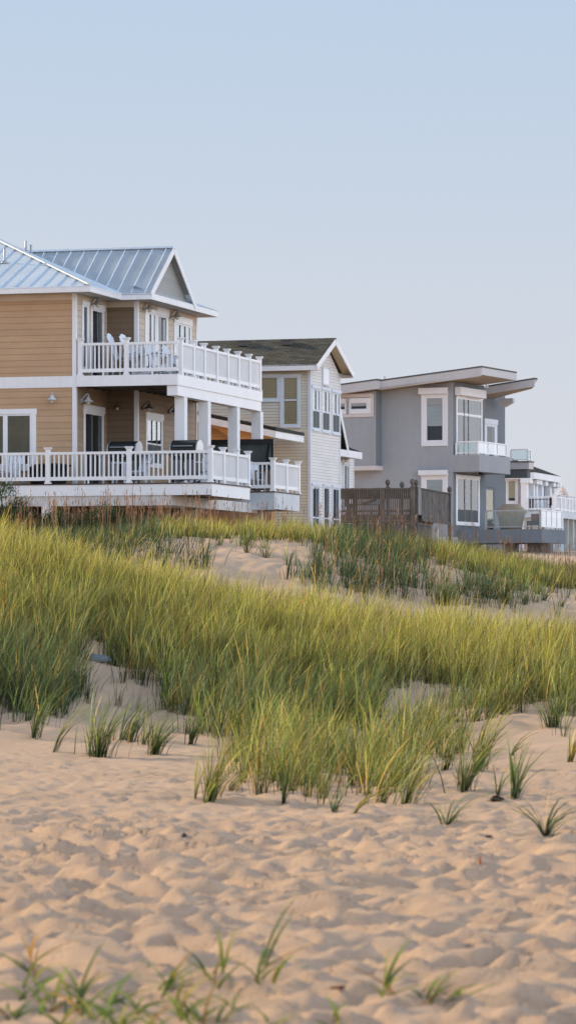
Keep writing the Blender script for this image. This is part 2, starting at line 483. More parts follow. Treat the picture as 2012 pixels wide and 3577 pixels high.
def inpoly(px, py, poly):
    poly = np.array(poly, float); res = np.zeros(len(px), bool)
    x0, y0 = poly[-1]
    for x1, y1 in poly:
        c = ((y1 > py) != (y0 > py)) & (px < (x0 - x1) * (py - y1) / (y0 - y1 + 1e-9) + x1)
        res ^= c; x0, y0 = x1, y1
    return res
def to_photo(X, Y): return CX + X / Y * FPX, HOR - (gz(X, Y) - EYE) / Y * FPX

GOLD = np.array([[.028, .044, .014], [.53, .51, .16]])  # shade between blades put into dark feet, sun into bright tips
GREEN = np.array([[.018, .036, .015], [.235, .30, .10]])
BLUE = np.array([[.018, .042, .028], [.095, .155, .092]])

def scatter(n, x0, x1, y0, y1):
    return RNG.uniform(x0, x1, n), RNG.uniform(y0, y1, n)
def join(parts):
    V, F, C, k = [], [], [], 0
    for v, f, c in parts:
        V.append(v); F.append(f + k); C.append(c); k += len(v)
    return np.concatenate(V), np.concatenate(F), np.concatenate(C)

# ---- front dune: one dense sea of grass
G1 = [(-900, 2475), (0, 2475), (120, 2500), (235, 2455), (255, 2330), (330, 2245), (395, 2300), (430, 2385), (560, 2365), (640, 2410), (720, 2490), (830, 2545), (1000, 2530),
      (1120, 2600), (1250, 2570), (1330, 2480), (1380, 2385), (1470, 2372), (1560, 2395), (1640, 2465), (1760, 2500), (1850, 2440), (2100, 2480), (3000, 2480), (3000, 1850), (-900, 1450)]
X, Y = scatter(9800, -6.5, 6.5, 43, 61.5)
px, py = to_photo(X, Y)
px, py = px + 90 * perlin(X * 1.4, Y * 1.1) + RNG.normal(0, 18, len(X)), py + 70 * perlin(X * 1.9 + 5, Y * 1.1) + RNG.normal(0, 42, len(X))
clear = perlin(X * .9 + 5, Y * .7 + 3)
k = inpoly(px, py, G1) & (clear > -.10 - .6 * np.clip((Y - 48) / 6, 0, 1))
X, Y, px, py = X[k], Y[k], px[k], py[k]
up = np.clip((Y - 46) / 9, 0, 1)                       # greener at the foot, golden at the crest
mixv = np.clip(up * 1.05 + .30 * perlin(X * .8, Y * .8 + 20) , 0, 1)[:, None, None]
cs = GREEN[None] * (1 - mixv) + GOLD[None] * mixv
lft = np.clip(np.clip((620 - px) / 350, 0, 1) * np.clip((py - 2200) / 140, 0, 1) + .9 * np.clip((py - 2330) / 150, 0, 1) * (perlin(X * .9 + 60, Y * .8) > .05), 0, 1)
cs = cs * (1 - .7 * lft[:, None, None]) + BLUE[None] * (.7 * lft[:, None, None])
hm = .60 + .26 * perlin(X * 1.3 + 11, Y * 1.0) + RNG.normal(0, .14, len(X))
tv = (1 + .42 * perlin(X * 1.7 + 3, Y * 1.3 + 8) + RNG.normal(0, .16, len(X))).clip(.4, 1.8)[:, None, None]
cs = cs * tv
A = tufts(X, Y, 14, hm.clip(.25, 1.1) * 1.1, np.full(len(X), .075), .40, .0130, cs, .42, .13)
# the tongue of grass that runs out onto the flat sand
G2 = [(870, 2735), (930, 2775), (1010, 2760), (1100, 2785), (1190, 2770), (1300, 2775), (1400, 2800), (1455, 2770), (1440, 2700), (1380, 2640), (1180, 2610), (1000, 2590), (850, 2560), (820, 2640)]
G2b = [(1390, 2640), (1500, 2625), (1600, 2640), (1640, 2560), (1560, 2500), (1420, 2520), (1300, 2600)]
G2c = [(280, 2290), (420, 2300), (640, 2400), (760, 2500), (700, 2560), (520, 2470), (350, 2420), (240, 2440)]
X, Y = scatter(4300, -2.4, 3.2, 30, 47)
px, py = to_photo(X, Y)
px, py = px + 60 * perlin(X * 2.4, Y * 1.6) + RNG.normal(0, 15, len(X)), py + 40 * perlin(X * 2.9 + 5, Y * 1.1) + RNG.normal(0, 26, len(X))
k = (inpoly(px, py, G2) & (perlin(X * 1.6, Y * 1.3) > -.10)) | (inpoly(px, py, G2b) & (perlin(X * 2.1 + 7, Y * 1.6) > .05)) | (inpoly(px, py, G2c) & (perlin(X * 2.3 + 3, Y * 1.4) > .22))
k &= RNG.random(len(X)) < .62
X, Y, px = X[k], Y[k], px[k]
mv = np.clip(.15 + .5 * perlin(X * 1.2, Y * 1.2), 0, 1)[:, None, None]
cs = GREEN[None] * (1 - mv) + (GOLD * .9)[None] * mv
cs = cs * (1 + .4 * perlin(X * 2.1, Y * 1.5 + 4)).clip(.4, 1.6)[:, None, None]
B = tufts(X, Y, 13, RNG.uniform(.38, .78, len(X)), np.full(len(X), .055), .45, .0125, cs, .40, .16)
# dark green bushy fringe along the lower left edge and under the middle
G8 = [(-700, 2300), (60, 2310), (180, 2380), (255, 2440), (200, 2490), (120, 2505), (0, 2485), (-700, 2480)]
G9 = [(560, 2380), (700, 2430), (850, 2470), (1000, 2440), (1300, 2430), (1300, 2520), (1060, 2560), (860, 2590), (700, 2530), (560, 2440)]
X, Y = scatter(5200, -5.5, 4, 38, 52)
px, py = to_photo(X, Y)
px, py = px + RNG.normal(0, 22, len(X)), py + RNG.normal(0, 14, len(X))
k = inpoly(px, py, G8) | (inpoly(px, py, G9) & (perlin(X * 1.5 + 9, Y) > .02))
X, Y = X[k], Y[k]
cs = np.repeat((BLUE * .75 + GREEN * .3)[None], len(X), 0) * (1 + .4 * perlin(X * 2, Y * 1.5)).clip(.5, 1.5)[:, None, None]
D = tufts(X, Y, 13, RNG.uniform(.45, .85, len(X)), np.full(len(X), .06), .46, .0125, cs, .5, .07)
go = np_mesh('dune_grass', *join([A, B, D])[:2], GRASS, True, join([A, B, D])[2])
tag(go, 'dense golden green beach grass covering the front dune, leaning right in the wind', 'beach grass', kind='stuff')

# ---- far dune below the houses
G3 = [(-700, 1900), (100, 1905), (300, 1925), (430, 1950), (520, 1912), (560, 1888), (800, 1884), (1110, 1892), (1150, 1955), (1380, 1985), (1470, 1950), (1700, 2020), (1800, 2060), (2900, 2090), (2900, 1700), (-700, 1650)]
G4 = [(1020, 2030), (1040, 2070), (1220, 2090), (1380, 2085), (1480, 2060), (1450, 2000), (1380, 1980), (1100, 1980)]
G5 = [(1530, 2085), (1560, 2125), (1700, 2128), (1800, 2140), (1825, 2080), (1700, 2052)]
G6 = [(-700, 1860), (-700, 2010), (300, 2010), (480, 2005), (560, 1998), (660, 1990), (760, 1982), (700, 1955), (600, 1938), (540, 1905), (440, 1850), (250, 1845)]
G7 = [(1190, 1890), (1400, 1900), (1500, 1960), (1400, 2010), (1200, 1990), (1130, 1940)]
X, Y = scatter(9000, -9, 11, 66, 100)
px, py = to_photo(X, Y)
px, py = px + 60 * perlin(X * 1.1, Y * .8) + RNG.normal(0, 15, len(X)), py + 26 * perlin(X * 1.3 + 5, Y * .6) + RNG.normal(0, 8, len(X))
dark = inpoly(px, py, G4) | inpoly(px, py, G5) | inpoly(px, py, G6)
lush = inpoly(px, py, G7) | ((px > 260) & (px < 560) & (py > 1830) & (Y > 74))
spr = (Y > 68) & (Y < 84) & (perlin(X * 1.2 + 77, Y * .8) > .18) & (RNG.random(len(X)) < np.where(px > 1000, .12, .035)) & (px > 540)
k = (spr | (inpoly(px, py, G3) & (Y > 75) & (perlin(X * .7, Y * .6) > -.5)) | (dark & (perlin(X * 1.6, Y * .9) > -.15)))
X, Y, dark, lush, px = X[k], Y[k], dark[k], lush[k], px[k]
mixv = np.clip((Y - 79) / 8 + .4 * perlin(X * .6 + 2, Y * .6), 0, 1)[:, None, None]
cs = GREEN[None] * (1 - mixv) + GOLD[None] * mixv
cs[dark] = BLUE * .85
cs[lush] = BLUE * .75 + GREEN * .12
hm = np.where(dark, RNG.uniform(.5, .85, len(X)) * np.where(px < 560, .62, 1.0), np.where(lush, RNG.uniform(.55, .8, len(X)), RNG.uniform(.42, .68, len(X))))
cs = cs * (1 + .45 * perlin(X * 1.1 + 3, Y * .9 + 8) + RNG.normal(0, .16, len(X))).clip(.4, 1.7)[:, None, None]
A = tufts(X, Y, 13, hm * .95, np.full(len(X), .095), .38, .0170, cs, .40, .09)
go = np_mesh('dune_grass', *A[:2], GRASS, True, A[2])
tag(go, 'band of beach grass on the farther dune along the foot of the houses', 'beach grass', kind='stuff')

# ---- tall dry seed stalks
def stalks(X, Y, h0, h1, w, c=(.27, .15, .095)):
    n = len(X)
    base = np.stack([X, Y, gz(X, Y) - .02], 1)
    h = RNG.uniform(h0, h1, n)
    a = RNG.uniform(0, 2 * np.pi, n)
    d = np.stack([np.cos(a) * .6 + .35, np.sin(a) * .6], 1); d /= np.linalg.norm(d, axis=1, keepdims=True)
    j = RNG.uniform(.7, 1.3, (n, 1)); c = np.array(c)
    st = blade_mesh(base, h, d, np.abs(RNG.normal(.06, .07, n)), np.full(n, w), c * j * .8, c * j * 1.2, 3, RNG.normal(0, .4, n))
    # plumes of seed near the tip: short ribbons hugging the stem
    P = []
    for q in range(5):
        f = RNG.uniform(.70, .97, n)
        b2 = base.copy(); b2[:, 2] += h * f; b2[:, :2] += d * (h * .03)[:, None]
        a2 = RNG.uniform(0, 2 * np.pi, n); d2 = np.stack([np.cos(a2), np.sin(a2)], 1)
        P.append(blade_mesh(b2, RNG.uniform(.07, .14, n), d2, RNG.uniform(.15, .45, n), np.full(n, w * 1.9), c * j, c * j * 1.35, 2))
    return join([st] + P)
parts = []
X, Y = scatter(420, -9, -1.8, 83, 92); parts.append(stalks(X, Y, .55, 1.35, .011))
X, Y = scatter(330, -3.2, 11, 84, 94); parts.append(stalks(X, Y, .5, 1.15, .010))
X, Y = scatter(60, 5.2, 8.5, 84, 93); parts.append(stalks(X, Y, .7, 1.3, .012))
X, Y = scatter(48, .6, 3.6, 66, 80); parts.append(stalks(X, Y, .8, 1.45, .011))
so = np_mesh('seed_stalks', *join(parts)[:2], STALK, True, join(parts)[2])
tag(so, 'thin reddish brown dry seed stalks standing above the far dune grass', 'seed stalks', kind='stuff')

# ---- shrubs in front of the tan house
def shrub(px_, Y0, w, h, label, n=5200, c=(.028, .058, .036)):
    X0 = (px_ - CX) / FPX * Y0; z0 = float(gz(X0, Y0))
    t = thing('shrub', label, 'shrub', (X0, Y0, z0), group='dark shrubs by the tan house')
    OFF[0] = 0
    mb = MB()
    for q in range(26):
        a = RNG.uniform(0, 6.28); e = (RNG.uniform(.2, 1) * w * .5 * math.cos(a), RNG.uniform(.2, 1) * w * .4 * math.sin(a), RNG.uniform(.5, 1.0) * h)
        mb.tube([(0.05 * math.cos(a), .05 * math.sin(a), -.03), (e[0] * .45, e[1] * .45, e[2] * .5), e], [.014, .009, .004], 5)
    mb.build('stem', mat('shrub_stem', (.10, .07, .045), .8), t)
    # leaf clumps through the crown
    nc = 46
    ca = RNG.uniform(0, 6.28, nc); cr = np.sqrt(RNG.random(nc)); ch = RNG.uniform(.12, 1, nc)
    cc = np.stack([cr * np.cos(ca) * w * .5 * (1.1 - .5 * ch), cr * np.sin(ca) * w * .4, ch * h * (1 - .25 * cr)], 1)
    i = RNG.integers(0, nc, n)
    b = cc[i] + RNG.normal(0, .075, (n, 3)); b[:, 2] = b[:, 2].clip(.01)
    d = RNG.normal(0, 1, (n, 2)); d /= np.linalg.norm(d, axis=1, keepdims=True)
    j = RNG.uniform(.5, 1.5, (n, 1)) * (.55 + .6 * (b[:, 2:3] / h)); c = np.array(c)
    v, f, col = blade_mesh(b, RNG.uniform(.03, .075, n), d, RNG.uniform(.3, 1.1, n), RNG.uniform(.012, .028, n), c * j, c * j * 1.5, 2)
    o = np_mesh('foliage', v, f, GRASS, True, col); o.parent = t
shrub(30, 86, 1.5, 1.55, 'dark green shrub under the deck at the left edge of the photo')
shrub(215, 86, 1.5, .85, 'low dark shrub just right of the white deck pier')
shrub(370, 87, 1.4, .80, 'low dark shrub under the middle of the long lower deck')

# ---- single clumps on open sand: every one its own object
def clump(px_, py_, h, n, spread, lean, w, pal, label, wind=.35, dry=.06, Y0=None, sub=None):
    if Y0 is None:
        ys = np.arange(13, 95, .02); xs = (px_ - CX) / FPX * ys
        q = HOR - (gz(xs, ys) - EYE) / ys * FPX
        hit = np.where(q <= py_)[0]
        Y0 = float(ys[hit[0]]) if len(hit) else 30.0
    X0 = (px_ - CX) / FPX * Y0
    z0 = float(gz(X0, Y0))
    cx = np.full(1, X0)
    if sub: cx = X0 + RNG.normal(0, spread * 2.2, sub)
    cy = np.full(len(cx), Y0) + (RNG.normal(0, spread * 2.2, len(cx)) if sub else 0)
    v, f, c = tufts(cx, cy, max(3, int(2.0 * n) // len(cx)), np.full(len(cx), h * 1.5), np.full(len(cx), spread * 1.25), lean * 1.6, w * 1.25, pal, min(.85, wind + .2), dry)
    v = v - np.array([X0, Y0, z0])
    o = np_mesh('grass_clump', v, f, GRASS, True, c)
    o.location = (X0, Y0, z0)
    tag(o, label, 'grass clump', 'grass clumps on open sand')
    return o
MIXG = GREEN * .75 + BLUE * .35
PALE = GREEN * .6 + GOLD * .55
CL = [
 (118, 2578, .55, 26, .025, .32, .010, MIXG, 'tall green clump with one stem base at the sand edge below the big left grass'),
 (190, 2628, .50, 9, .012, .55, .011, PALE, 'thin curved sprig left of the big two stem clump, bending right', .8),
 (330, 2642, .52, 64, .050, .34, .010, MIXG, 'largest lone clump on the left sand with thick brown stems', .25, .06, None, 2),
 (430, 2592, .42, 44, .045, .42, .010, BLUE * .6 + GREEN * .45, 'dark green clump just right of the largest left clump', .4, .05, None, 2),
 (538, 2636, .44, 46, .035, .40, .010, MIXG, 'rounded green clump alone on the sand right of the largest left clump', .35),
 (505, 2600, .30, 14, .02, .3, .010, MIXG, 'small clump half hidden behind the rounded green clump'),
 (668, 2600, .34, 22, .022, .28, .011, BLUE * .5 + GREEN * .5, 'narrow upright clump with wide blades left of the front grass tongue'),
 (705, 2566, .32, 12, .018, .34, .010, MIXG, 'small leaning sprig behind the narrow upright clump', .6),
 (752, 2566, .28, 9, .012, .22, .010, MIXG, 'thin single stem sprig right of the narrow upright clump'),
 (684, 2790, .28, 4, .006, .12, .010, PALE, 'lone thin blade standing left of the yellowish front clump'),
 (735, 2796, .44, 48, .035, .36, .010, PALE, 'yellowish spreading clump at the left end of the front grass tongue', .35, .16, None, 2),
 (800, 2760, .24, 14, .03, .85, .009, PALE, 'low sprawling sprig right of the yellowish spreading clump', .6, .25),
 (992, 2806, .34, 12, .014, .18, .010, MIXG, 'narrow upright sprig in front of the grass tongue'),
 (1165, 2838, .19, 9, .02, .45, .009, BLUE, 'tiny bluish sprig on the shaded sand before the tongue', .1),
 (1232, 2842, .22, 8, .01, .95, .012, PALE, 'flattened sprig lying over to the right on shaded sand', .9, .2),
 (1390, 2815, .44, 40, .045, .42, .010, PALE, 'leaning clump at the right end of the front grass tongue', .6, .12, None, 2),
 (1558, 2882, .30, 11, .016, .8, .014, MIXG, 'clump of broad crossed blades in front of the bare right sand', .1, .1),
 (1620, 2760, .40, 34, .025, .36, .011, MIXG, 'medium clump with brown foot, left of the dark pebble', .2, .14),
 (1663, 2690, .56, 40, .03, .40, .010, PALE, 'tall feathery clump behind the medium clump on the right sand', .45),
 (1556, 2690, .40, 24, .03, .34, .010, MIXG, 'dark based clump at the edge of the sparse right patch', .5),
 (1736, 2782, .24, 7, .008, .38, .013, BLUE * .4 + GREEN * .6, 'short sprig rising directly behind the dark pebble', .1),
 (1800, 2786, .40, 15, .014, .34, .012, MIXG, 'slender two tiered clump right of the dark pebble', .3),
 (1782, 2640, .30, 9, .012, .6, .010, PALE, 'thin sprig leaning right above the slender two tiered clump', .7, .2),
 (1904, 2922, .34, 13, .012, .85, .018, BLUE * .4 + GREEN * .7, 'broad leaved plant with drooping leaves nearest the right edge', .05, .05),
 (1990, 2662, .30, 14, .016, .36, .011, PALE, 'clump with an orange foot cut by the right edge of the photo', .4, .3),
 (1932, 2536, .46, 52, .035, .40, .010, MIXG, 'full clump at the foot of the right slope above bare sand', .1, .06, None, 2),
 (1490, 2540, .34, 22, .03, .36, .009, PALE, 'sparse clump in the pocket of sand behind the front tongue', .45),
 (905, 1938, .42, 40, .06, .36, .012, GREEN * .9, 'bright clump alone on the sunlit sand of the far dune', .1, .12, None, 2),
 (862, 1905, .44, 34, .06, .3, .012, MIXG, 'clump at the upper edge of the bright far sand', .2),
 (765, 1906, .34, 12, .03, .3, .011, PALE, 'small sprig at the upper left of the bright far sand', .2),
 (1640, 2060, .44, 44, .05, .36, .012, MIXG, 'round clump on the right far slope just below the grass edge', .1),
 (1762, 2108, .50, 52, .05, .30, .012, GREEN * .7, 'tall wide clump on the right far slope with a brown foot', .15, .15),
 (1690, 2080, .24, 14, .03, .3, .010, BLUE, 'small bluish clump left of the tall wide clump', .1),
 (1832, 2112, .34, 26, .04, .32, .011, BLUE * .6 + GREEN * .4, 'mid sized clump right of the tall wide clump', .2),
 (1900, 2098, .30, 22, .04, .32, .011, BLUE * .7 + GREEN * .3, 'small clump on pale sand beyond the mid sized right clump', .2),
 (1960, 2120, .28, 16, .035, .35, .010, BLUE * .7 + GREEN * .3, 'last small clump on pale sand near the right edge', .2),
 (1555, 2108, .55, 60, .06, .38, .012, MIXG, 'big fountain shaped clump on the slope left of the bare right sand', .25, .05, None, 2),
]
for c in CL: clump(*c)

# ---- foreground sprigs near the lens: stem with a few broad blades
def sprig(px_, py_, h, blades, label, pal=None, seed=0):
    rg = np.random.default_rng(seed)
    ys = np.arange(11.6, 40, .01); xs = (px_ - CX) / FPX * ys
    q = HOR - (gz(xs, ys) - EYE) / ys * FPX
    hit = np.where(q <= py_)[0]; Y0 = float(ys[hit[0]]) if len(hit) else 14.0
    X0 = (px_ - CX) / FPX * Y0; z0 = float(gz(X0, Y0))
    pal = GREEN if pal is None else pal
    P = []
    blades = list(blades) + [(rg.uniform(-1.5, 1.9), rg.uniform(.35, .9), rg.uniform(.1, .7), rg.uniform(.012, .020), rg.uniform(0, .3), rg.choice(['g', 'g', 'y', 'b', 'd'])) for _ in range(4)]
    n = len(blades)
    for lx, top, bend, w, foot, c in blades:
        sgn = 1 if lx >= 0 else -1
        b = np.array([[rg.normal(0, .018), rg.normal(0, .03), 0]])
        b[0, 2] = float(gz(X0 + b[0, 0], Y0 + b[0, 1])) - z0 - .02 + foot * h * .5
        k0, k1 = {'g': (GREEN[1] * .45, GREEN[1] * np.array([.85, 1.15, .8])), 'y': (GREEN[1] * .6, GOLD[1] * .9), 'd': (np.array([.3, .17, .07]), np.array([.5, .32, .12])), 'b': (BLUE[1] * .5, BLUE[1] * 1.15)}[c]
        P.append(blade_mesh(b, np.array([h * top * .78]), np.array([[sgn * 1.0, rg.uniform(-.9, .9)]]), np.array([abs(lx) * rg.uniform(.9, 2.0)]), np.array([w * 1.15]), k0[None] * 1.0, k1[None] * rg.uniform(.8, 1.2), 7, np.array([rg.uniform(-.5, .5)]), np.array([bend])))
    v, f, c = join(P)
    o = np_mesh('grass_sprig', v, f, GRASS, True, c)
    o.location = (X0, Y0, z0)
    tag(o, label, 'grass sprig', 'grass sprigs close to the lens')
# blades: (sideways reach as fraction of height, height fraction, droop, width, foot height fraction, colour)
SP = [
 (115, 3395, .30, [(-.75, 1.0, .35, .018, 0, 'g'), (-.35, .9, .1, .012, .1, 'd'), (.15, .7, .1, .010, 0, 'd'), (.3, .5, .2, .012, .1, 'd')], 'sprig with a rusty dry base at the left edge of the foreground'),
 (165, 3545, .24, [(-.4, 1.0, .2, .016, 0, 'g'), (.2, 1.1, .1, .016, 0, 'g'), (.6, .8, .4, .014, .1, 'y'), (-.9, .5, .5, .014, .1, 'y'), (.1, .6, .1, .02, 0, 'g')], 'bushy sprig in the bottom left corner', ),
 (285, 3545, .42, [(.25, 1.0, .05, .016, 0, 'g'), (.55, .85, .3, .018, .25, 'g'), (-.35, .75, .2, .016, .2, 'g'), (1.0, .9, .75, .014, .35, 'y'), (-.6, .5, .3, .016, .2, 'b'), (.35, .6, .2, .02, .3, 'b')], 'tall forked sprig with an arching right blade, left foreground'),
 (345, 3560, .26, [(.9, .6, .3, .018, 0, 'g'), (1.3, .4, .3, .02, 0, 'g'), (-.5, .7, .2, .016, .05, 'y'), (.3, .9, .1, .014, 0, 'g')], 'low spreading sprig right of the tall forked sprig'),
 (470, 3545, .24, [(1.6, .55, .5, .022, 0, 'g'), (-.7, .5, .3, .02, 0, 'b'), (1.9, .3, .4, .02, .05, 'g'), (.8, .9, .5, .018, .1, 'b'), (.2, .4, 0, .01, 0, 'd')], 'sprawling sprig with long flat blades at the bottom centre left'),
 (575, 3470, .30, [(.5, 1.0, .1, .014, 0, 'd'), (.9, .8, .3, .016, .15, 'g'), (.3, .7, .1, .016, .1, 'g'), (-.4, .8, .2, .01, 0, 'g'), (1.2, .5, .3, .018, .1, 'b')], 'sprig with an orange edged blade, foreground centre'),
 (640, 3560, .32, [(-.55, .8, .2, .016, 0, 'g'), (.75, .65, .5, .018, .1, 'g'), (-.9, .45, .4, .02, .1, 'b'), (.2, 1.0, .1, .012, 0, 'd'), (.5, .9, .15, .016, .1, 'y'), (1.1, .5, .3, .016, .1, 'g')], 'dense clump of crossing blades at the bottom centre'),
 (742, 3440, .36, [(.10, 1.0, .05, .010, 0, 'd'), (.55, .75, .1, .016, .25, 'g'), (-.6, .55, .2, .018, .15, 'b'), (.75, .5, .35, .016, .2, 'g'), (.25, .7, .05, .014, .2, 'y')], 'upright reedy sprig right of the orange edged one'),
 (912, 3440, .42, [(.30, .6, .05, .008, 0, 'd'), (.38, 1.0, .05, .014, .45, 'g'), (.28, .8, .05, .016, .4, 'g'), (.95, .55, .65, .020, .3, 'g'), (1.3, .5, .8, .014, .35, 'y')], 'long bare stem topped by green blades at the foreground centre'),
 (775, 3570, .20, [(1.3, .8, .3, .020, 0, 'g'), (2.2, .6, .5, .024, .05, 'b'), (.5, .7, .1, .014, 0, 'y'), (2.8, .4, .7, .02, .1, 'g')], 'flat broad bladed sprig on the bottom edge at the centre'),
 (1335, 3490, .28, [(.18, .75, 0, .010, 0, 'd'), (.42, 1.05, .05, .022, .4, 'g'), (.55, .75, .1, .022, .4, 'b'), (.1, .8, .05, .012, .45, 'y'), (1.4, .72, .85, .012, .45, 'y')], 'single upright stalk with folded green leaves right of centre'),
 (1485, 3505, .22, [(.4, .5, .1, .012, 0, 'd'), (.75, .95, .1, .018, .3, 'y'), (1.0, .6, .15, .026, .3, 'g'), (1.5, .75, .2, .016, .4, 'd'), (1.2, .5, .3, .02, .25, 'b')], 'short leaning sprig with orange tips right of the single stalk'),
 (1565, 3500, .20, [(.5, .45, .1, .022, 0, 'g'), (1.2, .85, .1, .020, 0, 'g'), (.9, .6, .2, .018, .05, 'b')], 'small flat sprig of three blades farthest right in the foreground'),
 (1165, 3585, .20, [(-.4, .9, .1, .016, 0, 'g'), (.2, .7, .1, .014, 0, 'y'), (.5, .5, .2, .012, 0, 'd')], 'sprig tip just showing on the bottom edge right of centre'),
 (40, 3560, .22, [(.5, .8, .3, .02, 0, 'g'), (1.3, .5, .3, .022, 0, 'g'), (-.5, .6, .3, .02, 0, 'y'), (.9, .9, .4, .02, .1, 'b')], 'low sprig cut by the left edge at the very bottom'),
 (400, 3600, .24, [(-.9, .9, .3, .02, 0, 'g'), (.9, 1.0, .3, .022, 0, 'g'), (1.6, .6, .3, .022, 0, 'b'), (.2, .8, .1, .016, 0, 'y')], 'sprig of wide blades on the bottom edge left of centre'),
 (530, 3610, .22, [(-1.2, .9, .4, .022, 0, 'g'), (.4, 1.1, .2, .022, 0, 'g'), (1.3, .7, .5, .022, 0, 'g')], 'arching sprig on the bottom edge between the sprawling ones'),
 (690, 3600, .26, [(-.7, .9, .3, .02, 0, 'g'), (.3, 1.1, .1, .016, 0, 'd'), (1.0, .7, .4, .022, 0, 'b'), (1.7, .5, .3, .02, 0, 'g')], 'sprig with one rusty blade on the bottom edge near the centre'),
 (95, 3500, .26, [(.8, .9, .3, .022, 0, 'g'), (-.8, .8, .4, .022, 0, 'g'), (1.5, .6, .5, .022, .1, 'g'), (.3, 1.0, .1, .018, 0, 'y')], 'leafy sprig between the rusty one and the bottom left corner'),
 (380, 3520, .24, [(1.2, .8, .4, .022, 0, 'g'), (-1.0, .7, .4, .022, 0, 'g'), (.4, 1.0, .1, .02, 0, 'g'), (2.0, .5, .5, .022, .1, 'b')], 'leafy sprig behind the low spreading sprig at the bottom left'),
 (610, 3505, .22, [(1.0, .8, .4, .022, 0, 'g'), (-1.3, .6, .4, .022, 0, 'g'), (.2, 1.0, .1, .02, 0, 'y')], 'leafy sprig directly below the orange edged one'),
 (225, 3590, .22, [(.8, .8, .3, .02, 0, 'y'), (-.6, .9, .3, .02, 0, 'g'), (1.4, .6, .4, .022, 0, 'g')], 'yellow green sprig on the bottom edge below the tall forked one'),
 (940, 3590, .16, [(.6, .8, .2, .016, 0, 'y'), (-.5, .8, .2, .016, 0, 'g'), (1.2, .6, .4, .016, 0, 'y')], 'yellow sprig tip on the bottom edge below the long bare stem'),
]
for i, s in enumerate(SP): sprig(s[0], s[1], s[2], s[3], s[4], None, 100 + i)

# ---- small debris on the sand
def debris(px_, py_, sx, sy, sz, name, label, cat, m, seed, rz=0.0):
    rg = random.Random(seed)
    ys = np.arange(12, 60, .01); xs = (px_ - CX) / FPX * ys
    q = HOR - (gz(xs, ys) - EYE) / ys * FPX
    Y0 = float(ys[np.where(q <= py_)[0][0]]); X0 = (px_ - CX) / FPX * Y0
    OFF[0] = 0
    mb = MB()
    prof = [(.02, -.35), (.75, -.25), (1.0, .1), (.86, .55), (.5, .9), (.05, 1.0)]
    mb.lathe((0, 0, 0), prof, 12, 0)
    mb.v = [(x * sx * (1 + .25 * math.sin(3 * x + seed) + rg.uniform(-.08, .08)), y * sy * (1 + rg.uniform(-.1, .1)), z * sz * (1 + .2 * math.sin(4 * x + seed))) for x, y, z in mb.v]
    o = mb.build(name, m, None, True)
    o.location = (X0, Y0, float(gz(X0, Y0)) + sz * .15); o.rotation_euler = (0, 0, rz)
    tag(o, label, cat)
debris(1738, 2797, .068, .05, .035, 'pebble', 'dark brown pebble lying under a short grass sprig on the right', 'pebble', mat('dark_pebble', (.035, .016, .014), .6, .3, 20), 3)
debris(1705, 2924, .024, .02, .012, 'wood_chip', 'tiny dark chip on the sand below the broad crossed blades', 'wood chip', mat('chip', (.07, .03, .02), .7), 5)
debris(1676, 3020, .008, .006, .05, 'dry_leaf', 'small orange dry leaf tip sticking out of the right sand', 'dry leaf', mat('dry_orange', (.45, .13, .03), .7), 6)
debris(645, 2924, .03, .025, .022, 'pebble', 'small grey black pebble on the left sunlit sand', 'pebble', mat('grey_pebble', (.04, .042, .045), .7), 8)
debris(1190, 3455, .055, .02, .012, 'driftwood', 'small reddish brown driftwood stick near the foreground stalk', 'driftwood', mat('driftwood', (.16, .065, .035), .8), 12, .2)
debris(345, 2312, .17, .10, .10, 'stone', 'grey blue stone half buried in the sand gap of the left slope', 'stone', mat('blue_stone', (.17, .20, .23), .85), 4)
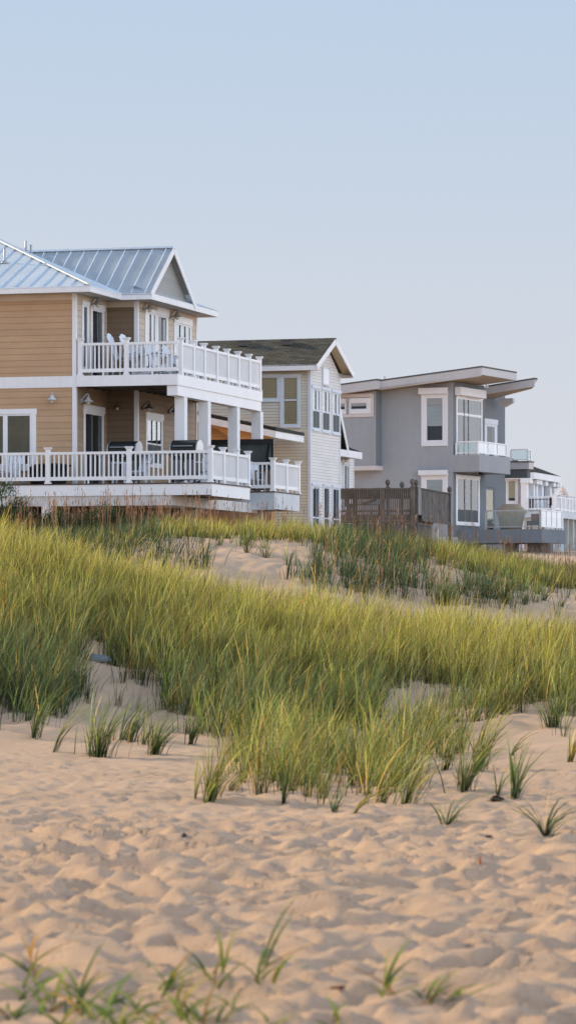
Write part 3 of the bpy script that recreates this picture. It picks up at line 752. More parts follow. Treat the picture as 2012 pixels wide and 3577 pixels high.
# ================================================================ shared building pieces (local house coordinates u right, v away, z up)
def PT(kind, c, s, o, z):
    """point on a wall: kind 'U' faces the beach walker (v = c), kind 'V' faces the ocean (u = c); s along, o outwards"""
    return (s, c - o, z) if kind == 'U' else (c + o, s, z)
def pbox(mb, kind, c, s0, s1, o0, o1, z0, z1, mi=0):
    if kind == 'U': mb.box(min(s0, s1), max(s0, s1), c - max(o0, o1), c - min(o0, o1), z0, z1, mi)
    else: mb.box(c + min(o0, o1), c + max(o0, o1), min(s0, s1), max(s0, s1), z0, z1, mi)
def wall(parent, name, kind, c, s0, s1, z0, z1, holes, m, depth=.22, top=None, label=None):
    """one wall sheet with real openings; each opening is a dark niche behind its window"""
    mb = MB()
    ss = sorted(set([s0, s1] + [x for h in holes for x in h[:2]])); zs = sorted(set([z0, z1] + [x for h in holes for x in h[2:4]]))
    ss = [x for x in ss if s0 <= x <= s1]; zs = [x for x in zs if z0 <= x <= z1]
    q = lambda a, b, e, d, o=0: [PT(kind, c, a, o, e), PT(kind, c, b, o, e), PT(kind, c, b, o, d), PT(kind, c, a, o, d)]
    for i in range(len(ss) - 1):
        for j in range(len(zs) - 1):
            ms, mz = (ss[i] + ss[i + 1]) / 2, (zs[j] + zs[j + 1]) / 2
            if any(h[0] < ms < h[1] and h[2] < mz < h[3] for h in holes): continue
            mb.face(q(ss[i], ss[i + 1], zs[j], zs[j + 1]))
    for a, b, e, d in [h[:4] for h in holes]:
        a, b, e, d = max(a, s0), min(b, s1), max(e, z0), min(d, z1)
        mb.face(q(a, b, e, d, -depth), 1)
        for (x, y) in ((a, e), (b, e)): mb.face([PT(kind, c, x, 0, e), PT(kind, c, x, -depth, e), PT(kind, c, x, -depth, d), PT(kind, c, x, 0, d)], 1)
        for z in (e, d): mb.face([PT(kind, c, a, 0, z), PT(kind, c, b, 0, z), PT(kind, c, b, -depth, z), PT(kind, c, a, -depth, z)], 1)
    if top:                                                   # extra polygon above (gable), list of (s, z)
        mb.face([PT(kind, c, s, 0, z) for s, z in top])
    o = mb.build(name, [m, DARKROOM], parent)
    if label: o['label'] = label
    return o
MULLION = mat('grey_mullion', (.17, .18, .19), .5, .1)
SCREEN = mat('insect_screen', (.075, .09, .095), .6, .2)
def window(parent, kind, c, s0, s1, z0, z1, case=.09, mull=(), bars=(), sash=.05, glass=None, blind=None, bm=None, name='window', m=None, head=0.0, sill=True, label=None, screen=0):
    m = m or WHITE; glass = glass or (GLASS if kind == 'U' else GLASS_OCEAN)
    mb = MB()
    pr = .035 if kind == 'U' else .016
    if case:
        pbox(mb, kind, c, s0 - case, s0, 0.004, pr, z0 - (case if sill else 0), z1)
        pbox(mb, kind, c, s1, s1 + case, 0.004, pr, z0 - (case if sill else 0), z1)
        pbox(mb, kind, c, s0 - case - .02, s1 + case + .02, 0.004, .045, z1, z1 + case + head)
        if sill: pbox(mb, kind, c, s0, s1, 0.004, .05, z0 - case, z0)
    e = .0015
    pbox(mb, kind, c, s0 + e, s0 + sash, -.10, .015, z0 + e, z1 - e); pbox(mb, kind, c, s1 - sash, s1 - e, -.10, .015, z0 + e, z1 - e)
    pbox(mb, kind, c, s0 + sash, s1 - sash, -.10, .013, z1 - sash, z1 - e); pbox(mb, kind, c, s0 + sash, s1 - sash, -.10, .013, z0 + e, z0 + sash)
    for f, w in mull:
        s = s0 + f * (s1 - s0); w = w if kind == 'U' else w * .55; pbox(mb, kind, c, s - w / 2, s + w / 2, -.10, .012, z0 + sash, z1 - sash, 0 if kind == 'U' else 1)
    for f, w in bars:
        z = z0 + f * (z1 - z0); pbox(mb, kind, c, s0 + sash, s1 - sash, -.09, .010, z - w / 2, z + w / 2)
    fr = mb.build(name, [m, MULLION], parent)
    if label: fr['label'] = label
    if screen:
        g = MB(); zs_ = z0 + screen * (z1 - z0); g.face([PT(kind, c, s0 + sash, .003, z0 + sash), PT(kind, c, s1 - sash, .003, z0 + sash), PT(kind, c, s1 - sash, .003, zs_), PT(kind, c, s0 + sash, .003, zs_)]); g.build('insect_screen', SCREEN, fr)
    po = -.03 if kind == 'U' else -.004
    g = MB(); g.face([PT(kind, c, s0 + sash * .5, po, z0 + sash * .5), PT(kind, c, s1 - sash * .5, po, z0 + sash * .5), PT(kind, c, s1 - sash * .5, po, z1 - sash * .5), PT(kind, c, s0 + sash * .5, po, z1 - sash * .5)])
    g.build('pane', glass, fr)
    if blind:
        b = MB(); zb = z1 - blind * (z1 - z0); k = int((z1 - zb) / .055)
        for i in range(k):
            z = z1 - sash - i * .055
            a = [PT(kind, c, s0 + sash, -.045, z), PT(kind, c, s1 - sash, -.045, z), PT(kind, c, s1 - sash, -.06, z - .05), PT(kind, c, s0 + sash, -.06, z - .05)]
            b.face(a)
        b.build('blind', bm or BLIND, fr)
    return fr
def railing(parent, P0, P1, zd, h, posts, m=None, single=True, pw=.115, first=True, last=True, name='railing', gap=.128):
    """white vinyl railing from P0 to P1 (u, v); posts at the given distances; square balusters between"""
    m = m or WHITE
    d = Vector((P1[0] - P0[0], P1[1] - P0[1], 0)); L = d.length; d.normalize(); n = Vector((-d.y, d.x, 0))
    at = lambda s, z: Vector((P0[0], P0[1], z)) + d * s
    mb = MB()
    mb.bar(at(posts[0] + .01, zd + h - .035), at(posts[-1] - .01, zd + h - .035), .085, .07); mb.bar(at(posts[0] + .01, zd + .14), at(posts[-1] - .01, zd + .14), .05, .10)
    for a, b in zip(posts[:-1], posts[1:]):
        a, b = a + pw / 2, b - pw / 2
        for t in (.5,): mb.box(*(lambda p: (p.x - .02, p.x + .02, p.y - .02, p.y + .02))(at(a + (b - a) * t, 0)), zd, zd + .092)
        # brackets
        for s_ in (a + .012, b - .012): mb.bar(at(s_ - .012, zd + h - .085), at(s_ + .012, zd + h - .085), .07, .05)
    r = mb.build(name, m, parent)
    for i, s in enumerate(posts):
        if (i == 0 and not first) or (i == len(posts) - 1 and not last): continue
        p = at(s, 0); q = MB(); w = pw / 2
        q.box(p.x - w, p.x + w, p.y - w, p.y + w, zd, zd + h + .06)
        q.box(p.x - w - .02, p.x + w + .02, p.y - w - .02, p.y + w + .02, zd + .001, zd + .045)
        a, b, z = w + .012, w + .04, zd + h + .06
        q.hexa([(p.x - a, p.y - a, z), (p.x + a, p.y - a, z), (p.x + a, p.y + a, z), (p.x - a, p.y + a, z), (p.x - b, p.y - b, z + .05), (p.x + b, p.y - b, z + .05), (p.x + b, p.y + b, z + .05), (p.x - b, p.y + b, z + .05)])
        q.box(p.x - b, p.x + b, p.y - b, p.y + b, z + .051, z + .068)
        q.build('railing_post', m, r)
    for a, b in zip(posts[:-1], posts[1:]):
        a, b = a + pw / 2, b - pw / 2
        k = max(1, round((b - a) / (gap if single else gap * .76))); step = (b - a) / k; q = None if single else MB()
        for i in range(k - 1 if single else k - 1):
            s = a + step * (i + 1)
            qq = MB() if single else q
            p0, p1 = at(s, zd + .185), at(s, zd + h - .07)
            qq.bar(p0, p1, .038, .038, 0, (d.x, d.y, 0))
            if single: qq.build('baluster', m, r)
        if not single and q.v: q.build('baluster_panel', m, r)
    return r
LAMP_M = mat('galvanised_lamp', (.34, .33, .30), .5, .15, metal=.3)
LAMP_W = mat('pale_lamp', (.62, .66, .70), .45, .1, metal=.2)
JAR = mat('lamp_jar', (.55, .50, .42), .25, .05)
def wall_lamp(parent, kind, c, s, z, m=None, k=1.0):
    k *= .86
    m = m or LAMP_M
    mb = MB()
    a, b = PT(kind, c, s, .004, z), PT(kind, c, s, .035, z)
    mb.tube([a, b], .075 * k, 10)
    arm = [PT(kind, c, s, .03 + .22 * k * math.sin(t / 6 * math.pi * .62) * 1.0, z + .05 + .16 * k * math.sin(t / 6 * math.pi)) for t in range(7)]
    mb.tube(arm, .017 * k, 6)
    o = mb.build('wall_lamp', m, parent)
    e = arm[-1]; e = (e[0], e[1], e[2] + .02)
    q = MB(); q.lathe(e, [(.02 * k, .06 * k), (.05 * k, .03 * k), (.065 * k, -.03 * k), (.17 * k, -.10 * k), (.175 * k, -.115 * k), (.06 * k, -.10 * k)], 14); q.build('lamp_shade', m, o, True)
    j = MB(); j.lathe(e, [(.055 * k, -.10 * k), (.075 * k, -.15 * k), (.06 * k, -.20 * k), (.02 * k, -.225 * k)], 12); j.build('lamp_glass', JAR, o, True)
    return o
def seam_plane(mb, poly, eave_a, eave_b, pitch_z, spacing=.41, t=.03):
    """metal roof plane with raised standing seams running up the slope; poly is a convex plan polygon, z given by pitch_z(u, v)"""
    mb.slab([(u, v, pitch_z(u, v)) for u, v in poly], t)
    e = Vector((eave_b[0] - eave_a[0], eave_b[1] - eave_a[1])); L = e.length; e.normalize(); nrm = Vector((-e.y, e.x))
    s = spacing * .5
    while s < L:
        p = Vector(eave_a) + e * s
        ts = []
        for i in range(len(poly)):
            a, b = Vector(poly[i]), Vector(poly[(i + 1) % len(poly)])
            r = b - a; den = nrm.x * r.y - nrm.y * r.x
            if abs(den) < 1e-9: continue
            w = a - p; tt = (w.x * r.y - w.y * r.x) / den; uu = (w.x * nrm.y - w.y * nrm.x) / den
            if -1e-6 <= uu <= 1 + 1e-6: ts.append(tt)
        if len(ts) >= 2 and max(ts) - min(ts) > .15:
            a, b = p + nrm * (min(ts) + .02), p + nrm * (max(ts) - .05)
            mb.bar((a.x, a.y, pitch_z(*a) + .018), (b.x, b.y, pitch_z(*b) + .010), .024, .028)
        s += spacing
def fascia(mb, pts, z0, z1, t=.03, mi=0, closed=False):
    for a, b in zip(pts[:-1], pts[1:]):
        mb.bar((a[0], a[1], (z0 + z1) / 2), (b[0], b[1], (z0 + z1) / 2), t, z1 - z0, mi)

# ================================================================ HOUSE 1: tan two storey house with white decks
H1 = Frame(265, 97.0, -16)
G1Z = 3.6
OFF[0] = G1Z
house = thing('tan_beach_house', 'large tan beach house with pale blue metal roof and white railed decks, at the left', 'house', H1.w(0, 0, G1Z), H1.a)
TAN = mat_siding('tan_siding', (.58, .375, .22), .172, line=.55, lap_shade=.075)
TAN_O = mat_siding('skylit_tan_siding', (.64, .54, .43), .172, line=.6, lap_shade=.075)  # same tan siding, sky light on the ocean faces put into its colour
TAN_P = mat_siding('porch_shaded_tan_siding', (.40, .28, .18), .172, line=.5, lap_shade=.075)  # porch shade of the lower floor put into the tan
TAN_D = mat_siding('shaded_tan_siding', (.22, .155, .10), .172, line=.55, lap_shade=.075)
CREAMTRIM = mat('cream_frieze', (.62, .52, .40), .6, .08)
MROOF = mat_metal_roof('pale_blue_metal_roof', (.72, .80, .87))
DECKBOARD = mat_wood('deck_board', (.16, .10, .075), (1, 9, 1))
EAVE_T, EAVE_B = H1.Z(997, .62, -.62), H1.Z(1019, .62, -.62)
ZD2, ZD1 = H1.Z(1313, 0, 0), 5.10
VF = -1.9                                                      # front edge of the lower deck
UE, UW = .62, 1.5
SOF = EAVE_B + .02
# --- walls
zw = ZD1 - .5
def vz(py, px, u): v = H1.V(px, u); return H1.Z(py, u, v)
wl = [(H1.U(-85, 0), H1.U(112, 0), H1.Z(1625, 0, 0), H1.Z(1443, 0, 0))]
wall(house, 'wall', 'U', 0, -10, -.09, zw, SOF, wl, TAN)
v_w = (H1.V(291.5, 0), H1.V(307, 0)); v_d = (H1.V(322, 0), H1.V(360, 0))
zt_w, zt_d = vz(1066, 299, 0), vz(1082, 340, 0)
lowd = (H1.V(297, 0), H1.V(359, 0)); zl = vz(1443, 328, 0)
hol = [(v_w[0], v_w[1], ZD2 + .25, zt_w), (v_d[0], v_d[1], ZD2 + .06, zt_d), (lowd[0], lowd[1], ZD1 + .06, zl)]
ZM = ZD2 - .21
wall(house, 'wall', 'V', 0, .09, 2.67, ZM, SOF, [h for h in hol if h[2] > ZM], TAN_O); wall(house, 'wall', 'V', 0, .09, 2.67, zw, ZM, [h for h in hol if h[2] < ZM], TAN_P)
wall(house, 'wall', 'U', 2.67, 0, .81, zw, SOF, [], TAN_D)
u9 = .9
w_a = (H1.V(511, u9), H1.V(543, u9)); d_a = (H1.V(551, u9), H1.V(583, u9)); d_b = (H1.V(612, u9), H1.V(665, u9)); w_l = (H1.V(513, u9), H1.V(565, u9))
zA, zB, zL = vz(1101, 560, u9), vz(1133, 640, u9), vz(1463, 530, u9)
hol = [(w_a[0], w_a[1], ZD2 + .30, zA), (d_a[0], d_a[1], ZD2 + .06, zA), (d_b[0], d_b[1], ZD2 + .06, zB), (w_l[0], w_l[1], ZD1 + .75, zL)]
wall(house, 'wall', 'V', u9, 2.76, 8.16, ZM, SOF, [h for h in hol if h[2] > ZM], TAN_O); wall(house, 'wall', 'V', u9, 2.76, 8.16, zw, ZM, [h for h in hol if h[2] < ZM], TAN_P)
mbk = MB(); mbk.box(-10, .85, 8.1, 8.2, zw, SOF); mbk.box(-10.1, -10, 0, 8.2, zw, SOF); mbk.build('wall', TAN, house)
# --- windows and doors
window(house, 'U', 0, *wl[0], case=.14, mull=((.535, .13),), blind=1.0, bm=mat('dune_reflection_blind', (.22, .17, .075), .5, .35, 1.2), label='wide window with blinds reflecting the dunes')  # dark golden tone puts the dune reflection into the blinds
window(house, 'V', 0, v_w[0], v_w[1], ZD2 + .25, zt_w, case=.10, label='tall narrow window', glass=GLASS)
window(house, 'V', 0, v_d[0], v_d[1], ZD2 + .06, zt_d, case=.09, mull=((.52, .12),), name='sliding_door', sill=False, glass=GLASS, head=.06)
window(house, 'V', 0, lowd[0], lowd[1], ZD1 + .06, zl, case=.10, mull=((.40, .10), (.78, .08)), name='sliding_door', sill=False, glass=GLASS, head=.10)
window(house, 'V', u9, w_a[0], w_a[1], ZD2 + .30, zA, case=.09, mull=((.5, .10),))
window(house, 'V', u9, d_a[0], d_a[1], ZD2 + .06, zA, case=.10, mull=((.55, .10),), name='sliding_door', sill=False, head=.12, glass=GLASS)
window(house, 'V', u9, d_b[0], d_b[1], ZD2 + .06, zB, case=.10, mull=((.33, .08), (.66, .10)), name='sliding_door', sill=False, head=.10)
window(house, 'V', u9, w_l[0], w_l[1], ZD1 + .75, zL, case=.09, mull=((.35, .09), (.68, .09)), bars=((.45, .05),), head=.08, screen=.44)
# --- corner boards, band board, frieze
mb = MB()
mb.box(-.09, .022, -.022, .09, zw, SOF); mb.build('corner_board', TRIM, house)
mb = MB(); mb.box(.81, .922, 2.648, 2.76, zw, SOF); mb.build('corner_board', TRIM, house)
mb = MB(); mb.box(.84, .922, 8.16, 8.25, zw, SOF); mb.build('corner_board', TRIM, house)
mb = MB(); mb.box(-10, -.001, -.034, -.024, H1.Z(1353, 0, 0), ZD2 - .002); mb.build('band_board', TRIM, house)
mb = MB()
zf = SOF - .17
mb.box(-10, -.091, -.03, -.003, zf, SOF - .002); mb.box(.003, .03, .091, 2.64, zf, SOF - .002); mb.box(.035, .808, 2.64, 2.667, zf, SOF - .002); mb.box(.903, .93, 2.762, 8.158, zf, SOF - .002)
mb.build('frieze_board', CREAMTRIM, house)
# --- soffit and fascia
mb = MB()
eav = [(-10, -UE), (UE, -UE), (UE, 2.05), (UW, 2.05), (UW, 8.35)]
mb.face([(-10, -UE, SOF), (UE, -UE, SOF), (UE, 0, SOF), (-10, 0, SOF)]); mb.face([(0, 0, SOF), (UE, 0, SOF), (UE, 2.05, SOF), (0, 2.05, SOF)])
mb.face([(0, 2.05, SOF), (UW, 2.05, SOF), (UW, 2.67, SOF), (0, 2.67, SOF)]); mb.face([(.9, 2.67, SOF), (UW, 2.67, SOF), (UW, 8.35, SOF), (.9, 8.35, SOF)])
mb.build('soffit', SOFFIT, house)
mb = MB()
mb.box(-10, UE + .03, -UE - .03, -UE, EAVE_B, EAVE_T); mb.box(UE, UE + .03, -UE + .001, 2.02, EAVE_B, EAVE_T); mb.box(UE + .031, UW + .03, 2.02, 2.05, EAVE_B, EAVE_T); mb.box(UW, UW + .03, 2.051, 8.35, EAVE_B, EAVE_T); mb.box(.5, UW - .001, 8.35, 8.38, EAVE_B, EAVE_T)
mb.build('fascia', TRIM, house)
# --- metal roof
ze = EAVE_T + .005
RIDGE = 12.02; VR = 4.07
pW = (RIDGE - ze) / (VR - 2.05); pM = .414
mb = MB()
seam_plane(mb, [(-10, -UE - .04), (UE + .04, -UE - .04), (-4.06, 4.06), (-10, 4.06)], (-10, -UE - .04), (UE + .04, -UE - .04), lambda u, v: ze + (v + UE) * pM)
seam_plane(mb, [(UE + .04, -UE - .04), (UE + .04, 8.8), (-4.06, 4.06)], (UE + .04, -UE - .04), (UE + .04, 8.8), lambda u, v: ze + (UE - u) * pM)
um = UE - (RIDGE - ze) / pM
main = mb; mb = MB()
mb_w = [(UE + .02, 2.02), (UW + .02, 2.02), (UW + .02, VR), (um, VR)]
seam_plane(mb, mb_w, (UW + .02, 2.02), (um, 2.02), lambda u, v: ze + (v - 2.05) * pW)
seam_plane(mb, mb_w, (um, 2.02), (UW + .02, 2.02), lambda u, v: ze + (v - 2.05) * pW, 50)
seam_plane(mb, [(UW + .02, 2 * VR - 2.05), (UE, 2 * VR - 2.05), (um, VR), (UW + .02, VR)], (UW, 6.09), (um, 6.09), lambda u, v: ze + (2 * VR - 2.05 - v) * pW)
mb.build('wing_roof', mat_metal_roof('lightened_wing_metal', (.86, .93, .99)), house); mb = main  # same roof metal, painted paler to stand in for missing sky light
mb.face([(.92, 2.2, ze + .24), (UW + .04, 2.2, ze), (UW + .04, 6.05, ze), (.92, 6.05, ze + .24)])
mb.face([(UW + .04, 5.6, ze), (UW + .04, 8.42, ze), (-.7, 6.2, ze + .9), (-.7, 5.6, ze + .9)])
mb.face([(UW + .04, 8.42, ze), (-9, 8.42, ze), (-3, 6.2, ze + .9), (-.7, 6.2, ze + .9)])
# hip, ridge and valley caps
hz = lambda d: (UE + .04 - d, -UE - .04 + d, ze + d * pM + .03)
mb.bar(hz(0), hz(4.68), .16, .035)
mb.bar((um - .1, VR, RIDGE + .03), (UW + .03, VR, RIDGE + .03), .18, .05)
val = lambda s: (UE - (s - 2.05) * pW / pM, s, ze + (s - 2.05) * pW + .012)
mb.bar(val(2.12), val(VR), .14, .02)
roof = mb.build('roof', MROOF, house)
for px_, py_, d_, h_ in ((18, 930, 2.2, .28), (92, 872, 3.6, .22), (110, 874, 3.4, .17)):
    v_ = -UE + d_ if px_ < 60 else 3.3
    u_ = H1.U(px_, v_); z_ = ze + (v_ + UE) * pM if px_ < 60 else ze + (UE - u_) * pM
    q = MB(); q.lathe((u_, v_, z_ - .02), [(.13, 0), (.07, .05), (.04, .10), (.036, .13), (.036, .13 + h_), (.03, .14 + h_)], 10); q.build('vent_pipe', GREYMETAL, roof, True)
# --- gable on the ocean side
ug = UW - .16
mb = MB(); mb.face([(ug, 2.05, ze), (ug, 6.09, ze), (ug, VR, RIDGE - .04)])
for s in (-1, 1): mb.face([(ug, VR + s * 2.0, ze - .005), (UW, VR + s * 2.0, ze - .005), (UW, VR, RIDGE - .075), (ug, VR, RIDGE - .075)])
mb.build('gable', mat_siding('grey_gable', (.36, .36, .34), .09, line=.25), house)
mb = MB()
for s in (-1, 1):
    a, b = (UW + .036, VR + s * 2.06, ze - .06), (UW + .036, VR + s * .02, RIDGE - .07)
    mb.bar(a, b, .03, .17, 0, (0, -s * pW, 1))
mb.build('rake_board', TRIM, house)
# --- upper deck
L2 = 8.15; UD = 2.95
mb = MB(); mb.box(.025, UD - .04, .02, L2 - .04, ZD2 - .07, ZD2 - .004); mb.build('upper_deck', DECKBOARD, house)
mb = MB()
mb.box(.03, UD, -.03, .018, ZD2 - .30, ZD2 - .003); mb.box(UD - .038, UD + .012, .02, L2, ZD2 - .30, ZD2 - .003); mb.box(.92, UD - .04, L2 - .035, L2, ZD2 - .3, ZD2 - .003)
mb.build('deck_fascia', WHITE, house)
mb = MB(); mb.box(UD - .32, UD - .02, .05, L2 - .03, ZD2 - .58, ZD2 - .302); mb.build('deck_beam', WHITE, house)
mb = MB(); mb.face([(.02, .03, ZD2 - .20), (UD - .33, .03, ZD2 - .20), (UD - .33, L2 - .05, ZD2 - .20), (.02, L2 - .05, ZD2 - .20)])
for i in range(13): mb.box(.93 if i > 4 else .03, UD - .34, .25 + i * .62, .29 + i * .62, ZD2 - .29, ZD2 - .201)
mb.build('porch_ceiling', mat_wood('dark_joists', (.085, .075, .065)), house)
for px_ in (633, 715.5, 817.5, 899):
    v_ = H1.V(px_, UD - .17); q = MB()
    q.box(UD - .31, UD - .03, v_ - .14, v_ + .14, ZD1 - .001, ZD2 - .583); q.box(UD - .33, UD - .01, v_ - .16, v_ + .16, ZD1, ZD1 + .12)
    q.build('porch_column', TRIM, house)
railing(house, (.06, .06), (UD - .06, .06), ZD2, .90, [.06, 1.40, UD - .06], last=False)
ps = [H1.V(p, UD - .06) for p in (632, 674, 712, 755, 793, 831, 869, 906)]
railing(house, (UD - .06, 0), (UD - .06, 9), ZD2, .90, [max(.06, ps[0])] + ps[1:], single=False)
# --- lower deck
UB = H1.U(741, VF)
VE = H1.V(873, UB)
mb = MB()
mb.box(-10, UB - .04, VF + .04, -.04, ZD1 - .06, ZD1 - .002); mb.box(.03, UB - .04, -.038, VE - .04, ZD1 - .06, ZD1 - .002); mb.box(.93, 3.3, VE - .038, 8.3, ZD1 - .06, ZD1 - .003)
mb.build('lower_deck', DECKBOARD, house)
mb = MB(); mb.box(-10, UB + .03, VF - .025, VF + .05, ZD1 - .03, ZD1); mb.box(UB - .05, UB + .03, VF + .051, VE + .02, ZD1 - .03, ZD1); mb.build('deck_edge', mat('dark_deck_edge', (.075, .045, .04), .6), house)
mb = MB()
mb.box(-10, UB, VF, VF + .04, ZD1 - .33, ZD1 - .031); mb.box(UB - .04, UB, VF + .041, VE, ZD1 - .36, ZD1 - .031); mb.box(3.3, UB - .041, VE - .04, VE, ZD1 - .36, ZD1 - .031)
mb.build('deck_fascia', WHITE, house)
UQ = H1.U(601, VF + .10)
mb = MB(); mb.box(-10, UQ, VF + .055, VF + .20, ZD1 - .60, ZD1 - .325); mb.box(UQ - .15, UQ, VF + .201, 6.3, ZD1 - .60, ZD1 - .325)
mb.build('deck_beam', mat('stained_white_beam', (.70, .68, .66), .6, .2, 1.2, .5), house)
mb = MB(); mb.face([(-10, VF + .05, ZD1 - .30), (UB - .05, VF + .05, ZD1 - .30), (UB - .05, VE, ZD1 - .30), (-10, VE, ZD1 - .30)])
for i in range(24): mb.box(-8 + i * .5, -7.96 + i * .5, VF + .21, VE - .05, ZD1 - .315, ZD1 - .07)
mb.build('deck_underside', mat_wood('grey_joist', (.16, .15, .14)), house)
pp = [H1.U(p, VF + .06) for p in (-460, -117, 169, 452, 736)]
railing(house, (0, VF + .06), (1, VF + .06), ZD1, .86, pp)
ps = [H1.V(p, UB - .06) for p in (739, 779, 825, 866)]
railing(house, (UB - .06, 0), (UB - .06, 1), ZD1, .86, ps, single=False, first=False)
# second platform at the back
V2, U2 = 5.65, 4.05
mb = MB(); mb.box(.95, U2 - .04, V2 + .04, 8.26, ZD1 - .05, ZD1 + .01)
mb.build('rear_deck', DECKBOARD, house)
mb = MB(); mb.box(1.6, U2 + .02, V2 - .02, V2 + .05, ZD1 - .02, ZD1 + .012); mb.box(U2 - .05, U2 + .02, V2 + .051, 8.3, ZD1 - .02, ZD1 + .012); mb.build('deck_edge', bpy.data.materials['dark_deck_edge'], house)
mb = MB(); mb.box(1.6, U2, V2, V2 + .04, ZD1 - .52, ZD1 - .021); mb.box(U2 - .04, U2, V2 + .041, 8.3, ZD1 - .50, ZD1 - .021); mb.build('deck_fascia', mat('blue_white_board', (.58, .62, .66), .5), house)
mb = MB(); mb.face([(1.6, V2, ZD1 - .5), (U2, V2, ZD1 - .5), (U2, 8.3, ZD1 - .5), (1.6, 8.3, ZD1 - .5)]); mb.build('deck_underside', bpy.data.materials['grey_joist'], house)
railing(house, (0, V2 + .06), (1, V2 + .06), ZD1 + .012, .84, [1.2, 2.6, U2 - .06])
ps = [H1.V(p, U2 - .06) for p in (957, 998, 1041)]
railing(house, (U2 - .06, 0), (U2 - .06, 1), ZD1 + .012, .84, ps, single=False, first=False)
# --- foundation and piers
mb = MB(); mb.box(-10, .88, .4, .5, G1Z - 1, zw); mb.box(.78, .88, .501, 8.1, G1Z - 1, zw); mb.build('foundation_wall', mat_wood('brown_skirt', (.27, .15, .085), (3, 3, .6)), house)
mb = MB(); mb.box(-10, 3.0, .2, .25, G1Z - 1, ZD1 - .62); mb.build('skirt_boards', mat_wood('dark_skirt', (.10, .065, .045), (4, 4, .7)), house)
def pier(px_, w, v_, m, z1=ZD1 - .60):
    u_ = H1.U(px_, v_); q = MB(); q.box(u_ - w / 2, u_ + w / 2, v_ - .12, v_ + .12, G1Z - .9, z1 - .002); q.build('pier', m, house)
pier(167, .24, VF + .128, TRIM); pier(-180, .24, VF + .128, TRIM)
pier(670, .30, 1.2, TAN_O, ZD1 - .30); pier(520, .2, 1.4, bpy.data.materials['brown_skirt']); pier(610, .2, 3.2, bpy.data.materials['brown_skirt']); pier(905, .2, 7.9, bpy.data.materials['blue_white_board'], ZD1 - .5)
pier(380, .2, -1.2, bpy.data.materials['brown_skirt']); pier(265, .12, -1.0, bpy.data.materials['brown_skirt'])
# --- lamps
wall_lamp(house, 'U', 0, H1.U(191, 0), H1.Z(1394, 0, 0), LAMP_W, .95)
wall_lamp(house, 'V', 0, H1.V(285, 0), vz(1400, 285, 0), LAMP_W)
wall_lamp(house, 'V', 0, H1.V(318, 0), vz(1060, 318, 0), LAMP_M)
wall_lamp(house, 'U', 2.67, H1.U(417, 2.67), H1.Z(1424, .4, 2.67), mat('rusty_lamp', (.15, .07, .045), .6), .8)
for px_, py_ in ((500, 1076), (596, 1103)): wall_lamp(house, 'V', u9, H1.V(px_, u9), vz(py_, px_, u9))
for px_, py_ in ((497, 1424), (590, 1437)): wall_lamp(house, 'V', u9, H1.V(px_, u9), vz(py_, px_, u9), mat('dark_lamp', (.09, .085, .08), .5))

# ================================================================ things standing on the decks of house 1
CHAIRW = mat('white_poly_lumber', (.78, .83, .90), .45, .06)
def lean_chair(name, label, tall=False, m=None):
    """slatted deck chair with fan back; sits at origin, faces +x"""
    m = m or CHAIRW
    t = thing(name, label, 'chair', group='white slatted deck chairs')
    OFF[0] = 0
    sh = .68 if tall else .36; bt = 1.22 if tall else .92; dk = .22 if tall else .12
    q = MB()
    for i in range(5): q.bar((.30 - i * .115, -.27, sh - i * dk * .22), (.30 - i * .115, .27, sh - i * dk * .22), .10, .022)
    q.build('seat', m, t)
    q = MB(); a0, a1 = Vector((-.18, 0, sh - dk)), Vector((-.46, 0, bt))
    for i, y in enumerate((-.22, -.11, 0, .11, .22)):
        f = 1 - .10 * (abs(y) / .22) ** 2
        p1 = a0 + (a1 - a0) * f
        q.bar((a0.x, y * .8, a0.z), (p1.x, y * 1.15, p1.z), .095, .022, 0, (1, 0, .3))
    for f in (.3, .75):
        p = a0 + (a1 - a0) * f; q.bar((p.x - .03, -.26, p.z), (p.x - .03, .26, p.z), .02, .06)
    q.build('backrest', m, t)
    for y in (-.33, .33):
        q = MB(); q.box(-.42, .40, y - .065, y + .065, sh + .22, sh + .245); q.build('armrest', m, t)
        q = MB(); q.bar((.33, y * .9, 0), (.30, y * .9, sh + .22), .09, .03); q.build('leg', m, t)
        q = MB(); q.bar((-.62 if not tall else -.42, y * .82, 0), (-.36, y * .82, sh + .22) if tall else (.30, y * .82, sh - .03), .03, .09); q.build('leg', m, t)
    if tall:
        q = MB(); q.bar((.34, -.28, .28), (.34, .28, .28), .08, .03); q.build('footrest', m, t)
    return t
def put(o, u, v, z, rz=0.0): o.location = H1.w(u, v, z); o.rotation_euler = (0, 0, H1.a + rz)
c0 = lean_chair('deck_chair', 'tall white slatted chair nearest the sliding door on the upper deck', True); put(c0, 1.12, .9, ZD2, .05)
c1 = dup(c0, H1.w(1.40, 1.2, ZD2), H1.a - .05, 'tall white slatted chair beside the middle rail post of the upper deck')
c2 = lean_chair('deck_chair', 'low white slatted chair in front of the upper window, left of the pair'); put(c2, 2.15, 1.0, ZD2, .1)
c3 = dup(c2, H1.w(2.45, 1.75, ZD2), H1.a, 'low white slatted chair at the right end of the upper deck front rail')
c4 = dup(c2, H1.w(-1.62, -.95, ZD1), H1.a - 1.75, 'white slatted chair in front of the wide window on the lower deck')
c5 = dup(c2, H1.w(2.02, -.6, ZD1), H1.a - 1.5, 'white slatted chair between the two black grills')
c6 = dup(c2, H1.w(3.55, -.3, ZD1), H1.a + 1.2, 'white slatted chair behind the corner of the lower deck rail')
c7 = dup(c2, H1.w(3.15, 6.4, ZD1 + .011), H1.a - 1.0, 'white slatted chair on the rear platform below the dark screen')
